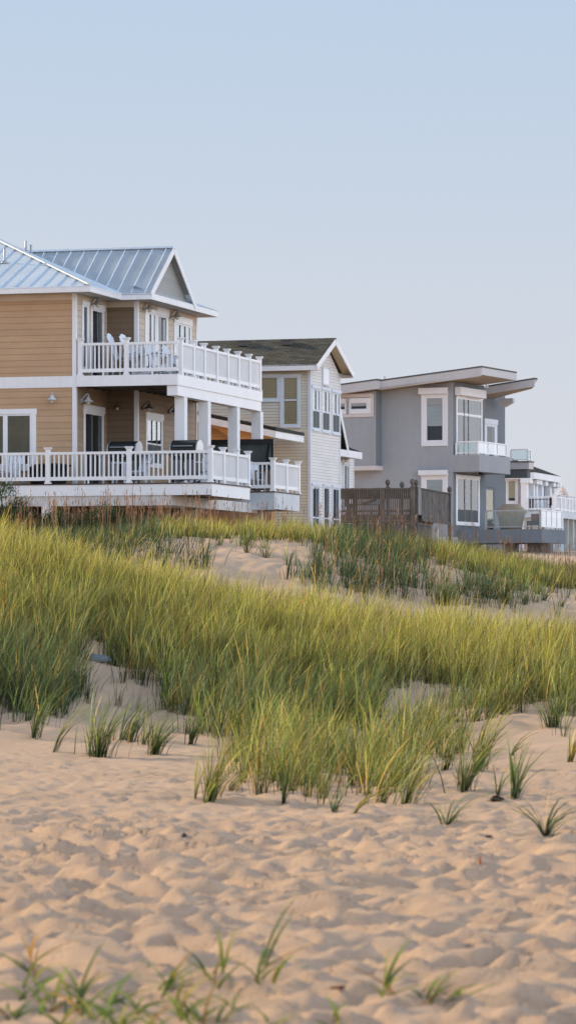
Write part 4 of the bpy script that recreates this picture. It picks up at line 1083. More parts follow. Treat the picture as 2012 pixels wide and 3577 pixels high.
def side_table(label, u, v, z, m, h=.5, w=.45):
    t = thing('side_table', label, 'table', H1.w(u, v, z), H1.a); OFF[0] = 0
    q = MB(); q.box(-w / 2, w / 2, -w / 2, w / 2, h - .03, h); q.build('tabletop', m, t)
    for x in (-1, 1):
        for y in (-1, 1): q = MB(); q.box(x * w * .42 - .025, x * w * .42 + .025, y * w * .42 - .025, y * w * .42 + .025, 0, h - .031); q.build('leg', m, t)
side_table('small white table between the tall chairs and the low chairs', 1.78, 1.5, ZD2, CHAIRW, .72, .5)
side_table('white table beside the right black grill', 1.62, -.9, ZD1, CHAIRW, .6, .4)
side_table('brown topped table on the rear platform', 3.6, 6.15, ZD1 + .011, mat('brown_table', (.22, .13, .08), .6), .62, .5)
def grill(label, u, v, w=.78):
    t = thing('gas_grill', label, 'grill', H1.w(u, v, ZD1), H1.a - .03, 'black gas grills'); OFF[0] = 0
    h = w / 2
    q = MB(); q.box(-h, h, -.25, .25, .12, .72); q.build('cabinet', BLACK, t)
    for s in (-.5, .5):
        q = MB(); q.box(s * h - h * .44, s * h + h * .44, -.268, -.252, .18, .66); d = q.build('door', mat('dark_steel', (.16, .17, .18), .4, metal=.5), t)
        q = MB(); q.tube([(s * h * .2, -.29, .40), (s * h * .2, -.29, .60)], .012, 6); q.build('handle', STEEL, d)
    q = MB(); q.box(-h - .02, h + .02, -.28, .28, .721, .86); q.build('firebox', BLACK, t)
    q = MB()
    pr = [(-.28, .862), (-.285, .98), (-.22, 1.12), (-.06, 1.20), (.14, 1.19), (.26, 1.08), (.28, .862)]
    q.prism([(-h, y, z) for y, z in pr], (w, 0, 0)); lid = q.build('lid', BLACK, t)
    for s in (-1, 1):
        q = MB(); q.prism([(s * (h + .001), y * 1.02, z) for y, z in pr], (s * .03, 0, 0)); q.build('end_cap', STEEL, lid)
    q = MB(); q.tube([(-h * .8, -.33, 1.03), (h * .8, -.33, 1.03)], .016, 8); q.build('handle', STEEL, lid)
    for s in (-1, 1):
        q = MB(); q.box(min(s * (h + .021), s * (h + .34)), max(s * (h + .021), s * (h + .34)), -.24, .24, .82, .855); q.build('side_shelf', GREYMETAL, t)
        for y in (-.2, .2): q = MB(); q.tube([(s * h * .85 - .02, y, .06), (s * h * .85 + .02, y, .06)], .06, 10); q.build('wheel', BLACK, t)
    for s in range(4): q = MB(); q.tube([(-h * .6 + s * h * .4, -.281, .79), (-h * .6 + s * h * .4, -.31, .79)], .024, 8); q.build('knob', STEEL, t)
grill('black gas grill beside the lower sliding door', H1.U(437, -.35), -.35)
grill('black gas grill under the first porch column', H1.U(652, -.55), -.55, .72)
# covered round fire table, dark bin
t = thing('fire_table', 'dark round covered table left of the corner board on the lower deck', 'table', H1.w(H1.U(182, -.8), -.8, ZD1), 0); OFF[0] = 0
DKC = mat('dark_cover', (.03, .037, .04), .7, .3, 6)
q = MB(); q.lathe((0, 0, 0), [(.38, 0), (.42, .2), (.44, .48), (.5, .52)], 20); q.build('base', DKC, t, True)
q = MB(); q.lathe((0, 0, 0), [(.55, .521), (.56, .56), (.3, .60), (.05, .61)], 20); q.build('tabletop', DKC, t, True)
t = thing('planter', 'small dark tub standing right under the wide window on the lower deck', 'planter', H1.w(H1.U(135, -.5), -.5, ZD1), 0)
q = MB(); q.lathe((0, 0, 0), [(.2, 0), (.27, .5), (.29, .52), (.25, .53), (.22, .44)], 16); q.build('tub', DKC, t, True)
# dark canvas privacy screen on the rear platform
t = thing('privacy_screen', 'dark canvas privacy screen on a black frame between the tan and cream houses', 'screen', H1.w(.95, 8.05, ZD1 + .01), H1.a); OFF[0] = 0
us = H1.U(953, 8.05) - .95; zs = H1.Z(1534, 3, 8.05) - ZD1 - .01
q = MB()
n = 22
for i in range(n):
    a, b = us * i / n, us * (i + 1) / n
    wv = lambda x: .035 * math.sin(x * 5.1) + .02 * math.sin(x * 11)
    q.face([(a, wv(a), .12), (b, wv(b), .12), (b, wv(b) * .4, zs - .13), (a, wv(a) * .4, zs - .13)])
q.build('canvas', mat('charcoal_canvas', (.085, .10, .10), .85, .2, 3), t, True)
q = MB(); q.box(-.02, us + .04, -.06, .06, zs - .14, zs); q.build('top_bar', BLACK, t)
for x in (0, us): q = MB(); q.box(x - .03, x + .03, -.03, .03, 0, zs - .141); q.build('pole', BLACK, t)
q = MB(); q.tube([(us - .06, -.06, zs - .14), (us - .1, -.09, zs - .5), (us - .04, -.07, zs - .9), (us - .05, -.06, .2)], [.05, .07, .05, .03], 8); q.build('rolled_flap', BLACK, t, True)
# ================================================================ HOUSE 2: narrow cream gabled house
H2 = Frame(1083, 112.0, -17.5)
G2Z = 3.8; OFF[0] = G2Z
h2 = thing('cream_gabled_house', 'narrow cream gabled house with dark shingle roof and three tall window pairs, middle', 'house', H2.w(0, 0, G2Z), H2.a)
CREAM = mat_siding('cream_siding', (.68, .645, .545), .096, line=.62, lap_shade=.15, var=.04)
CREAM_O = mat_siding('skylit_cream_siding', (.80, .77, .74), .096, line=.50, lap_shade=.15, var=.04)  # same cream siding, brighter sky light of the ocean side painted in
SHING = mat_shingle('brown_shingle', (.115, .112, .092))
BLUETRIM = mat('blue_white_trim', (.66, .71, .78), .5, .06)
W2 = H2.V(1187, 0)                                           # width of the ocean face
ez = H2.Z(1271, .45, -.4); er = H2.Z(1182, .5, W2 / 2); eb = H2.Z(1292, .45, -.4)
OV = .38; UR = .36
pit = (er - ez) / (W2 / 2 + OV)
# camera side wall
tw = (H2.U(988, 0), H2.U(1041, 0), H2.Z(1484, 0, 0), H2.Z(1315, 0, 0)); lw = (H2.U(899, 0), H2.U(971, 0), H2.Z(1394, -.8, 0), H2.Z(1315, -.8, 0))
wt = eb + .02
wall(h2, 'wall', 'U', 0, -7, -.07, G2Z - .5, wt, [tw, lw], CREAM, depth=.2)
def vz2(py, px, u=0): v = H2.V(px, u); return H2.Z(py, u, v)
hol = []
prs = [((1090, 1116), 1358, 1500), ((1125, 1151), 1365, 1507), ((1160, 1185.5), 1373, 1514)]
for (a, b), t_, b_ in prs: hol.append((H2.V(a, 0), H2.V(b, 0), vz2(b_, (a + b) / 2), vz2(t_, (a + b) / 2)))
low = [((1090, 1115), 1697), ((1130, 1150), 1701), ((1161, 1184), 1705)]
for (a, b), t_ in low: hol.append((H2.V(a, 0), H2.V(b, 0), vz2(1697, 1100) - 1.45, vz2(t_, (a + b) / 2)))
att = (H2.V(1126, 0), H2.V(1147, 0), vz2(1341, 1136), vz2(1289, 1136))
gt = [(.07, wt + .001), (W2 - .07, wt + .001), (W2 - .07, wt + .05), (W2 / 2, er - .12), (.07, wt + .05)]
wall(h2, 'wall', 'V', 0, .07, W2 - .07, G2Z - .5, wt, [h for h in hol], CREAM_O, depth=.2, top=gt)
mb = MB(); mb.box(-7, -.07, W2 - .1, W2 - .02, G2Z, wt); mb.build('wall', CREAM, h2)
window(h2, 'U', 0, *tw, case=.085, sash=.035, bars=((.52, .05),), blind=1.0, m=BLUETRIM)
window(h2, 'U', 0, *lw, case=.085, sash=.035, blind=1.0, m=BLUETRIM)
for h in hol[:3]: window(h2, 'V', 0, *h, case=.06, mull=((.5, .10),), bars=((.47, .06),), sash=.05, m=BLUETRIM, head=.04, screen=.46)
for h in hol[3:]: window(h2, 'V', 0, *h, case=.06, mull=((.5, .10),), bars=((.30, .05),), sash=.05, m=BLUETRIM, head=.03, screen=.29, blind=.7, bm=BLIND_W, glass=GLASS_SOFT)  # white blinds added to stand in for sky reflected in the panes
mb = MB(); pbox(mb, 'V', 0, att[0], att[1], .004, .03, att[2], att[3]); mb.build('gable_panel', WHITE, h2)
mb = MB(); pbox(mb, 'V', 0, att[0] - .05, att[0] - .001, .004, .05, att[2] - .05, att[3] + .05); pbox(mb, 'V', 0, att[1] + .001, att[1] + .05, .004, .05, att[2] - .05, att[3] + .05); pbox(mb, 'V', 0, att[0], att[1], .004, .05, att[2] - .06, att[2] - .001); mb.build('panel_frame', BLUETRIM, h2)
mb = MB()
mb.box(-.07, .02, -.02, .07, G2Z - .5, wt); mb.build('corner_board', BLUETRIM, h2)
mb = MB(); mb.box(-.06, .02, W2 - .07, W2 + .02, G2Z - .5, wt); mb.build('corner_board', BLUETRIM, h2)
# roof
mb = MB()
rz_ = lambda v: ez + .02 + (v + OV) * pit
mb.slab([(-9, -OV - .03, rz_(-OV - .03)), (UR, -OV - .03, rz_(-OV - .03)), (UR, W2 / 2, er + .02), (-9, W2 / 2, er + .02)], .05)
mb.slab([(UR, W2 + OV + .03, rz_(-OV - .03)), (-9, W2 + OV + .03, rz_(-OV - .03)), (-9, W2 / 2, er + .021), (UR, W2 / 2, er + .021)], .05)
roof = mb.build('roof', SHING, h2)
for px_ in (853, 1003):
    v_ = W2 / 2 - .45; u_ = H2.U(px_, v_); z_ = rz_(v_)
    q = MB(); q.box(u_ - .16, u_ + .16, v_ - .14, v_ + .14, z_ - .02, z_ + .13); q.box(u_ - .19, u_ + .19, v_ - .17, v_ + .17, z_ + .131, z_ + .16)
    q.build('roof_vent', mat('roof_vent_metal', (.12, .115, .11), .6), roof)
mb = MB(); mb.box(-9, UR - .03, -OV - .03, -OV, eb, ez); mb.box(-9, UR - .03, W2 + OV, W2 + OV + .03, eb, ez); mb.build('fascia', TRIM, h2)
mb = MB()
for s in (-1, 1):
    mb.bar((UR - .012, W2 / 2 + s * (W2 / 2 + OV + .02), ez - .10), (UR - .012, W2 / 2 + s * .012, er - .10), .03, .19, 0, (0, -s * pit, 1))
mb.build('rake_board', TRIM, h2)
mb = MB(); mb.face([(-9, -OV, eb + .01), (UR - .03, -OV, eb + .01), (UR - .03, -.001, eb + .01), (-9, -.001, eb + .01)])
for s in (-1, 1):
    e1, e0 = W2 / 2 + s * (W2 / 2 + OV), W2 / 2
    mb.face([(.001, e1, ez - .09), (UR - .03, e1, ez - .09), (UR - .03, e0, er - .09), (.001, e0, er - .09)])
mb.box(.001, UR - .03, W2 - .05, W2 + OV, eb + .0, eb + .012)
mb.build('soffit', mat('warm_soffit', (.56, .47, .34), .7, .08), h2)
# rear wing of the cream house, half hidden
UX0 = -1.6
ue = -1.5; VX = H2.V(1160, ue); v_end = H2.V(1234, ue)
ezx = H2.Z(1572, ue + .4, v_end - 1.0)
c_d = (H2.V(1200, ue), H2.V(1219, ue))
wz = H2.Z(1592, ue, v_end)
wall(h2, 'wall', 'V', ue, VX, v_end, G2Z - .5, wz + .05, [(c_d[0], c_d[1], H2.Z(1775, ue, c_d[0]), H2.Z(1622, ue, c_d[0]))], CREAM_O, label='rear wing wall')
mb = MB(); mb.box(UX0 - 3, ue - .001, VX - .08, VX, G2Z - .5, wz); mb.box(UX0 - 3, ue - .001, v_end - .08, v_end, G2Z - .5, wz); mb.box(ue - .05, ue + .02, v_end, v_end + .05, G2Z - .5, wz); mb.build('wall', CREAM_O, h2)
window(h2, 'V', ue, c_d[0], c_d[1], H2.Z(1775, ue, c_d[0]), H2.Z(1622, ue, c_d[0]), case=.07, mull=((.42, .10),), name='sliding_door', glass=GLASS, m=BLUETRIM)
wall_lamp(h2, 'V', ue, H2.V(1192, ue), H2.Z(1602, ue, VX + .2), mat('cream_lamp', (.62, .56, .42), .5), .8)
ux = ue + .45
v1 = H2.V(1215, ux); vp = H2.V(1176, ux); v0 = 2 * vp - v1; zp = H2.Z(1375, ux, vp); zb = H2.Z(1575, ux, v1)
vq = H2.V(1263, ux); ze2 = H2.Z(1582, ux, vq); zb2 = H2.Z(1604, ux, vq)
mb = MB()
mb.slab([(-5, v0, zb), (ux, v0, zb), (ux, vp, zp), (-5, vp, zp)], .05); mb.slab([(ux, v1, zb), (-5, v1, zb), (-5, vp, zp + .001), (ux, vp, zp + .001)], .05)
mb.face([(ux + .02, v1 - .4, ze2 + .02), (ux + .02, vq, ze2 + .02), (ue - .5, vq - .8, ze2 + .45), (ue - .5, v1 - .4, ze2 + .45)])
mb.face([(ux + .02, v0, ze2 + .02), (ux + .02, v1, ze2 + .02), (ue + .003, v1, ze2 + .16), (ue + .003, v0, ze2 + .16)])
mb.build('wing_roof', mat_shingle('dark_shingle', (.05, .05, .052)), h2)
mb = MB(); mb.face([(ue, v0, ze2), (ue, v1, ze2), (ue, vp, zp - .06)]); mb.build('wing_gable', CREAM_O, h2)
mb = MB(); mb.bar((ux + .015, v1 + .03, zb - .10), (ux + .015, vp, zp - .1), .03, .16, 0, (0, -1, 1)); mb.box(ux - .012, ux + .018, v0, vq, zb2, ze2 + .015); mb.build('fascia', TRIM, h2)
mb = MB(); mb.face([(ue, v0, zb2 + .02), (ux - .012, v0, zb2 + .02), (ux - .012, vq, zb2 + .02), (ue, vq, zb2 + .02)]); mb.build('soffit', SOFFIT, h2)

# ================================================================ low annex between house 1 and house 2
HA = Frame(963, 108.5, -16)
OFF[0] = G2Z
an = thing('low_annex', 'low peach walled annex with dark sloping roof, seen between the porch columns', 'house', HA.w(0, 0, G2Z), HA.a)
zr = HA.Z(1494, 0, 0); sl = .21
PEACH = mat_siding('sunlit_peach_siding', (.80, .50, .26), .11, line=.35, lap_shade=.12)  # orange sun glow on the wall put into the peach colour
zz = lambda u: zr - u * sl
mb = MB(); mb.slab([(-4.6, -.02, zz(-4.6)), (.02, -.02, zz(.02)), (.02, 3.2, zz(.02)), (-4.6, 3.2, zz(-4.6))], .10); mb.build('roof', bpy.data.materials['dark_shingle'], an)
mb = MB(); mb.bar((-4.6, 0, zz(-4.6) - .205), (0, 0, zz(0) - .205), .03, .20); mb.box(-.03, 0, .018, 3.2, zz(0) - .31, zz(0) - .105); mb.build('fascia', TRIM, an)
mb = MB(); mb.face([(-4.6, .016, zz(-4.6) - .30), (-.03, .016, zz(-.03) - .30), (-.03, .5, zz(-.03) - .30), (-4.6, .5, zz(-4.6) - .30)]); mb.build('soffit', CREAMTRIM, an)
mb = MB()
mb.face([(-4.6, .5, zz(-4.6) - .9), (-2.1, .5, zz(-4.6) - .9), (-1.6, .5, zz(-2.1) - .72), (-.3, .5, zz(-.3) - .45), (-.3, .5, zz(-.3) - .28), (-4.6, .5, zz(-4.6) - .28)])
mb.face([(-4.6, .9, G2Z), (-.3, .9, G2Z), (-.3, .9, zz(-.3) - .4), (-4.6, .9, zz(-4.6) - .4)])
mb.build('wall', PEACH, an)
mb = MB(); mb.box(-4.6, -.4, .86, .899, G2Z + .6, zz(-1.2) - .95); mb.build('wood_wall', mat_wood('warm_brown_board', (.30, .17, .10)), an)
for u_ in (-2.55, -1.55, -.4): q = MB(); q.box(u_ - .05, u_ + .05, .45, .55, G2Z - .6, zz(u_) - .46); q.build('porch_post', bpy.data.materials['warm_brown_board'], an)
mb = MB(); mb.box(-4.6, -.3, .91, 3.1, G2Z - .8, G2Z + .3); mb.build('foundation', SOFFIT, an)

# ================================================================ brown wooden deck in front of the grey house
WD = Frame(1195, 117.0, -13)
OFF[0] = 3.9
WOOD = mat_wood('weathered_deck_wood', (.135, .098, .074)); WOODG = mat_wood('grey_weathered_wood', (.082, .072, .066))
wd = thing('wooden_deck', 'weathered brown wooden deck with slatted rails and ball topped posts, before the grey house', 'deck', WD.w(0, 0, 3.9), WD.a)
uR = WD.U(1447, 0); zt = WD.Z(1706, 0, 0); zf = WD.Z(1822, 0, 0); zfl = WD.Z(1800, 0, 0)
vR = WD.V(1571, uR + .35)
mb = MB(); mb.box(-.1, uR, 0, 3.2, zfl - .08, zfl); mb.build('deck_floor', WOOD, wd)
mb = MB(); mb.box(-.1, uR + .03, -.04, -.001, zf - .06, zfl + .02); mb.box(uR, uR + .03, 0, 3.2, zf - .06, zfl + .02); mb.box(-.1, uR - .1, -.10, -.041, zf - .02, zf + .06); mb.build('rim_board', WOOD, wd)
mb = MB()
for i in range(24): mb.box(-.1 + i * (uR + .1) / 24, -.1 + (i + .9) * (uR + .1) / 24, .02, .045, 2.6, zf - .07)
mb.build('skirt_boards', WOODG, wd)
mb = MB(); mb.box(uR - .05, uR, .06, 3.1, 2.6, zf - .07); mb.build('side_skirt', WOODG, wd)
mb = MB(); mb.box(-.1, uR, -.05, .05, zt - .035, zt); mb.box(-.1, uR, -.02, .02, zfl + .10, zfl + .17); mb.box(-.1, uR, .022, .045, zt - .36, zt - .04); rl = mb.build('railing', WOOD, wd)
n = 34
for i in range(n):
    u_ = .02 + (uR - .1) * i / (n - 1); q = MB(); q.box(u_ - .022, u_ + .022, -.055, -.021, zf + .07, zt - .036); q.build('baluster', WOOD, rl)
fin = lambda mb, x, y, z, r: mb.lathe((x, y, z), [(r * .9, 0), (r * .95, .03), (r * .4, .05), (r * .42, .075), (r * .85, .11), (r, .17), (r * .85, .235), (r * .4, .275), (r * .05, .285)], 14)
def post(u_, v_, z1, r=.062, ball=True, w=.055, m=WOOD):
    q = MB(); q.box(u_ - w, u_ + w, v_ - w, v_ + w, zf - .8, z1); p = q.build('post', m, wd)
    if ball: q = MB(); fin(q, u_, v_, z1 + .001, r * 1.38); q.build('finial', m, p, True)
post(WD.U(1337, 0), .0, zt - .01, ball=False, w=.06); post(uR - .06, -.02, zt + .02, w=.065)
post(WD.U(1354, 2.4), 2.4, WD.Z(1703, 2.4, 2.4)); post(WD.U(1404, 3.0), 3.0, WD.Z(1710, 3, 3))
post(WD.U(1241, .3), .3, zt - .12, ball=False, w=.07)
# boarded privacy panel that runs back along the ocean side
u2 = uR + .18
pz = lambda v: WD.Z(1716, u2, .2)
post(WD.U(1453, .25), .25, zt + .0, w=.06, m=WOODG)
vE = WD.V(1567, u2 + .0)
vE = min(vE, 7.0)
post(u2 + .02, vE, WD.Z(1728, u2, vE), w=.05, m=WOODG)
mb = MB(); nb = 11
zlo = lambda v: zfl - .12
zhi = zt - .02
for i in range(nb):
    a, b = .32 + (vE - .36) * i / nb, .32 + (vE - .36) * (i + 1) / nb - .02
    q = random.uniform(-.006, .006)
    mb.box(u2 - .01 + q, u2 + .012 + q, a, b, zlo(0), zhi - .02)
mb.build('privacy_boards', WOODG, wd)
mb = MB(); mb.box(u2 - .04, u2 + .05, .31, vE + .05, zhi - .019, zhi + .02); mb.box(u2 - .03, u2 + .04, .31, vE, zlo(0) - .08, zlo(0) - .001); mb.build('cap_rail', WOODG, wd)
mb = MB(); mb.box(u2 - 1.6, u2 - .3, vE - .55, vE - .3, 3.2, zlo(0) - .25); mb.build('footing', mat('pale_concrete', (.55, .54, .51), .8), wd)
# things on the wooden deck
t = thing('hammock', 'pale rope hammock sagging behind the slats of the brown wooden deck', 'hammock', WD.w(WD.U(1218, .9), .9, zfl), WD.a); OFF[0] = 0
hl = WD.U(1332, .9) - WD.U(1218, .9)
q = MB(); k = 16
for i in range(k):
    z = lambda x: .42 + .30 * (2 * x - 1) ** 2
    a, b = i / k, (i + 1) / k
    q.face([(a * hl, -.2, z(a) + .03), (b * hl, -.2, z(b) + .03), (b * hl, .2, z(b)), (a * hl, .2, z(a))])
    q.bar((a * hl, -.2, z(a) + .03), (b * hl, -.2, z(b) + .03), .035, .035)
q.build('sling', mat('rope_sling', (.34, .36, .38), .8), t)
for x in (-.02, hl + .02): q = MB(); q.box(x - .04, x + .04, -.04, .04, 0, .78); q.build('post', WOODG, t)
t = thing('folding_chair', 'grey folding chair with striped back behind the slatted deck rail', 'chair', WD.w(WD.U(1316, 1.5), 1.5, zfl), WD.a); OFF[0] = 0
q = MB(); q.box(-.25, .25, -.22, .22, .40, .43); q.build('seat', GREYMETAL, t)
q = MB()
for i in range(6): q.bar((-.25 + i * .02, .20, .5 + i * .09), (.25, .24 + i * .02, .5 + i * .09), .02, .045)
q.build('backrest', mat('blue_grey_slat', (.25, .30, .33), .6), t)
for x in (-.22, .22):
    for a, b in ((-.2, .2), (.2, -.2)): q = MB(); q.bar((x, a, 0), (x, b, .9 if b > 0 else .41), .03, .03); q.build('leg', GREYMETAL, t)
t = thing('bench', 'brown and white slatted bench standing against the cream wing behind the deck rail', 'bench', WD.w(WD.U(1275, 2.2), 2.2, zfl), WD.a); OFF[0] = 0
q = MB(); q.box(-.55, .55, -.2, .2, .40, .45); q.build('seat', WOODG, t)
q = MB(); q.box(-.55, .55, .18, .22, .80, .92)
for i in range(8): q.box(-.5 + i * .135, -.44 + i * .135, .19, .21, .451, .799)
q.build('backrest', TRIM, t)
for x in (-.5, .5): q = MB(); q.box(x - .04, x + .04, -.19, .17, 0, .399); q.build('leg', WOODG, t)

# ================================================================ HOUSE 3: grey stucco house
H3 = Frame(1582, 145.0, -24.8)
G3Z = 4.2; OFF[0] = G3Z
h3 = thing('grey_stucco_house', 'modern grey stucco house with slanted roofs, roller shutters and glass balconies, right', 'house', H3.w(0, 0, G3Z), H3.a)
STUC = mat_stucco('grey_stucco', (.395, .41, .435)); STUC_D = mat_stucco('blue_shaded_stucco', (.215, .24, .265))  # second one is the same stucco with cool shade of ocean faces painted in
PINKTRIM = mat('pale_pink_trim', (.66, .60, .58), .7, .07); SHUT = mat('white_shutter_box', (.80, .80, .83), .45, .05)
TAUPE = mat('tan_soffit', (.40, .33, .26), .7, .1); ROOFEDGE = mat('dark_roof_edge', (.10, .105, .10), .8)
PINKF = mat('grey_pink_fascia', (.57, .55, .555), .6, .09, .8, .15)
def vz3(py, px, u=0): v = H3.V(px, u); return H3.Z(py, u, v)
rl_ = H3.Z(1345, -4.6, -.9); rr_ = H3.Z(1278, 1.6, -.9); slope3 = (rr_ - rl_) / 6.25
zt3 = lambda u: rr_ + (u - 1.6) * slope3
# windows of the camera side
uw = (H3.U(1480, 0), H3.U(1555, 0), H3.Z(1549, -1, 0), H3.Z(1380, -1, 0))
lw3 = (H3.U(1480, 0), H3.U(1555, 0), H3.Z(1790, -1, 0), H3.Z(1665, -1, 0))
wtop = zt3(-9) - .45
wall(h3, 'wall', 'U', 0, -9, 0, G3Z - .6, wtop, [uw, lw3], STUC, top=[(-9, wtop), (0, wtop), (0, zt3(0) - .40), (-9, zt3(-9) - .40)])
for w_ in (uw, lw3): window(h3, 'U', 0, *w_, case=.11, sash=.13, m=SHUT, blind=.60, bm=BLIND_W, name='shuttered_window')
for w_, p_ in ((uw, (1356, 1377)), (lw3, (1643, 1660))):
    q = MB(); q.box(w_[0] - .16, w_[1] + .14, -.24, -.051, H3.Z(p_[1], -1, 0), H3.Z(p_[0], -1, 0)); q.build('shutter_box', SHUT, h3)
# projecting bay at the left
ub = H3.U(1314, -.55); zb3 = H3.Z(1637, ub, -.55); bw = [(H3.U(1222, -.6), H3.U(1283, -.6), H3.Z(1430, -3, -.6), H3.Z(1402, -3, -.6)), (H3.U(1150, -.6), H3.U(1208, -.6), H3.Z(1430, -3, -.6), H3.Z(1402, -3, -.6))]
wall(h3, 'bay_wall', 'U', -.6, -9, ub, zb3 + .1, wtop, bw, STUC, top=[(-9, wtop), (ub, wtop), (ub, zt3(ub) - .40), (-9, zt3(-9) - .40)])
mb = MB(); mb.face([(ub, -.6, zb3 + .1), (ub, -.001, zb3 + .1), (ub, -.001, zt3(ub) - .4), (ub, -.6, zt3(ub) - .4)]); mb.build('bay_wall', STUC_D, h3)
mb = MB(); mb.box(-9, ub + .06, -.66, -.002, zb3 - .06, zb3 + .12); mb.build('bay_sill', PINKTRIM, h3)
for w_ in bw: window(h3, 'U', -.6, *w_, case=.16, sash=.045, m=SHUT)
mb = MB(); pbox(mb, 'U', -.6, -9, bw[0][1] + .28, .0365, .045, bw[0][2] - .30, bw[0][2] - .17); pbox(mb, 'U', -.6, -9, bw[0][1] + .28, .047, .055, bw[0][3] + .19, bw[0][3] + .34); pbox(mb, 'U', -.6, bw[0][1] + .17, bw[0][1] + .30, .0375, .043, bw[0][2] - .30, bw[0][3] + .3); mb.build('window_surround', PINKTRIM, h3)
# ocean face
VB = H3.V(1692, 0)
fd = (H3.V(1594, 0), H3.V(1681, 0), vz3(1600, 1637), vz3(1392, 1637)); fl = (H3.V(1594, 0), H3.V(1671, 0), vz3(1830, 1632), vz3(1668, 1632))
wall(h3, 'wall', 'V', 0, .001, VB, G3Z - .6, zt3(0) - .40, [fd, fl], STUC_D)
window(h3, 'V', 0, *fd, case=.06, sash=.07, mull=((.30, .16), (.47, .10)), bars=((.72, .10),), name='french_door', sill=False, glass=GLASS_SOFT)
window(h3, 'V', 0, *fl, case=.08, sash=.08, mull=((.36, .14), (.66, .14)), name='picture_window', screen=.30, glass=GLASS_SOFT)
q = MB(); q.box(.02, .30, H3.V(1594, 0) - .25, H3.V(1690, .2), vz3(1388, 1640), vz3(1360, 1640)); q.build('shutter_box', SHUT, h3)
v2e = H3.V(1763, -.3)
sw = (H3.V(1696, -.3), H3.V(1728, -.3), H3.Z(1600, 0, VB + .5), H3.Z(1478, 0, VB + .5))
dr = (H3.V(1693, -.3), H3.V(1727, -.3), H3.Z(1845, 0, VB + .5), H3.Z(1700, 0, VB + .5))
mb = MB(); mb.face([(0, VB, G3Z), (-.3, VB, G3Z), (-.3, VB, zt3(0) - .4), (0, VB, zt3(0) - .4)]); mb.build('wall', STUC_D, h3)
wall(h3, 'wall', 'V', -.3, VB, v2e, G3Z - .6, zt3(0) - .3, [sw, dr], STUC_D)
window(h3, 'V', -.3, *sw, case=.22, sash=.10, m=bpy.data.materials['blue_white_trim'], glass=GLASS)
fr = window(h3, 'V', -.3, *dr, case=.12, sash=.10, m=STUC_D, name='louvred_door', sill=False, glass=GLASS, blind=1.0, bm=mat('warm_blind', (.85, .66, .38), .6))
mb = MB(); mb.box(-9, -.31, v2e - .1, v2e, G3Z, zt3(-.3) - .5); mb.build('wall', STUC, h3)
# main slanted roof
VRF = H3.V(1802, 1.6)
mb = MB(); mb.slab([(-9, -.93, zt3(-9)), (1.63, -.93, zt3(1.63)), (1.63, VRF, zt3(1.63)), (-9, VRF, zt3(-9))], .06)
mb.slab([(-9, -1.25, zt3(-9) + .02), (ub + .35, -1.25, zt3(ub + .35) + .02), (ub + .35, -.931, zt3(ub + .35) + .02), (-9, -.931, zt3(-9) + .02)], .06)
mb.build('roof', ROOFEDGE, h3)
mb = MB()
mb.bar((ub + .33, -.9, zt3(ub + .3) - .24), (1.60, -.9, zt3(1.6) - .24), .03, .35); mb.box(1.585, 1.615, -.885, VRF, zt3(1.6) - .36, zt3(1.6) - .061)
mb.bar((-9, -1.22, zt3(-9) - .22), (ub + .32, -1.22, zt3(ub + .32) - .22), .03, .35); mb.box(ub + .305, ub + .335, -1.2, -.916, zt3(ub + .3) - .39, zt3(ub + .3) - .05)
mb.build('fascia', PINKF, h3)
mb = MB(); mb.face([(-9, -1.2, zt3(-9) - .38), (1.58, -.88, zt3(1.6) - .36), (1.58, VRF, zt3(1.6) - .36), (-9, VRF, zt3(-9) - .38)]); mb.build('soffit', TAUPE, h3)
q = MB(); q.tube([(H3.U(1343, -.7), -.7, zt3(-4) - .05), (H3.U(1343, -.7), -.7, zt3(-4) + .28)], .025, 6); q.build('vent_pipe', GREYMETAL, h3)
# second slanted roof behind
vb = VRF + .55
ua, uz = -2.0, H3.U(1866, vb)
z2r = H3.Z(1319, uz, vb); z2 = lambda u: z2r + (u - uz) * .125
mb = MB(); mb.slab([(ua, vb, z2(ua)), (uz, vb, z2(uz)), (uz, vb + .35, z2(uz)), (ua, vb + 3, z2(ua))], .07); mb.build('roof', ROOFEDGE, h3)
mb = MB(); mb.bar((ua, vb + .02, z2(ua) - .22), (uz - .02, vb + .02, z2(uz) - .22), .03, .30); mb.face([(uz - .01, vb + .04, z2(uz) - .07), (uz - .01, vb + .34, z2(uz) - .07), (uz - .25, vb + .34, z2(uz) - .44), (uz - .25, vb + .04, z2(uz) - .40)]); mb.build('fascia', PINKF, h3)
mb = MB(); mb.face([(ua, vb + .04, z2(ua) - .36), (uz - .05, vb + .04, z2(uz) - .37), (uz - .25, vb + .35, z2(uz) - .44), (ua, vb + 2.9, z2(ua) - .4)]); mb.build('soffit', TAUPE, h3)
vc = H3.V(1784, .55)
q = MB(); zc = H3.Z(1391, .5, vc); q.prism([(.0, vc, zc), (.62, vc, zc), (.62, vc, zc - .17), (.25, vc, zc - .36), (0, vc, zc - .36)], (0, .25, 0)); q.build('small_eave', PINKF, h3)
# flood lights
for px_, py_, u_ in ((1700, 1350, .05), (1764, 1368, -.2)):
    v_ = H3.V(px_, u_ + .15); z_ = H3.Z(py_, u_, v_); q = MB(); q.lathe((u_ + .12, v_, z_), [(.03, .12), (.06, .06), (.09, -.02), (.08, -.06)], 10); q.bar((u_ - .2, v_, z_ + .1), (u_ + .12, v_, z_ + .08), .03, .03); q.build('flood_light', WHITE, h3, True)
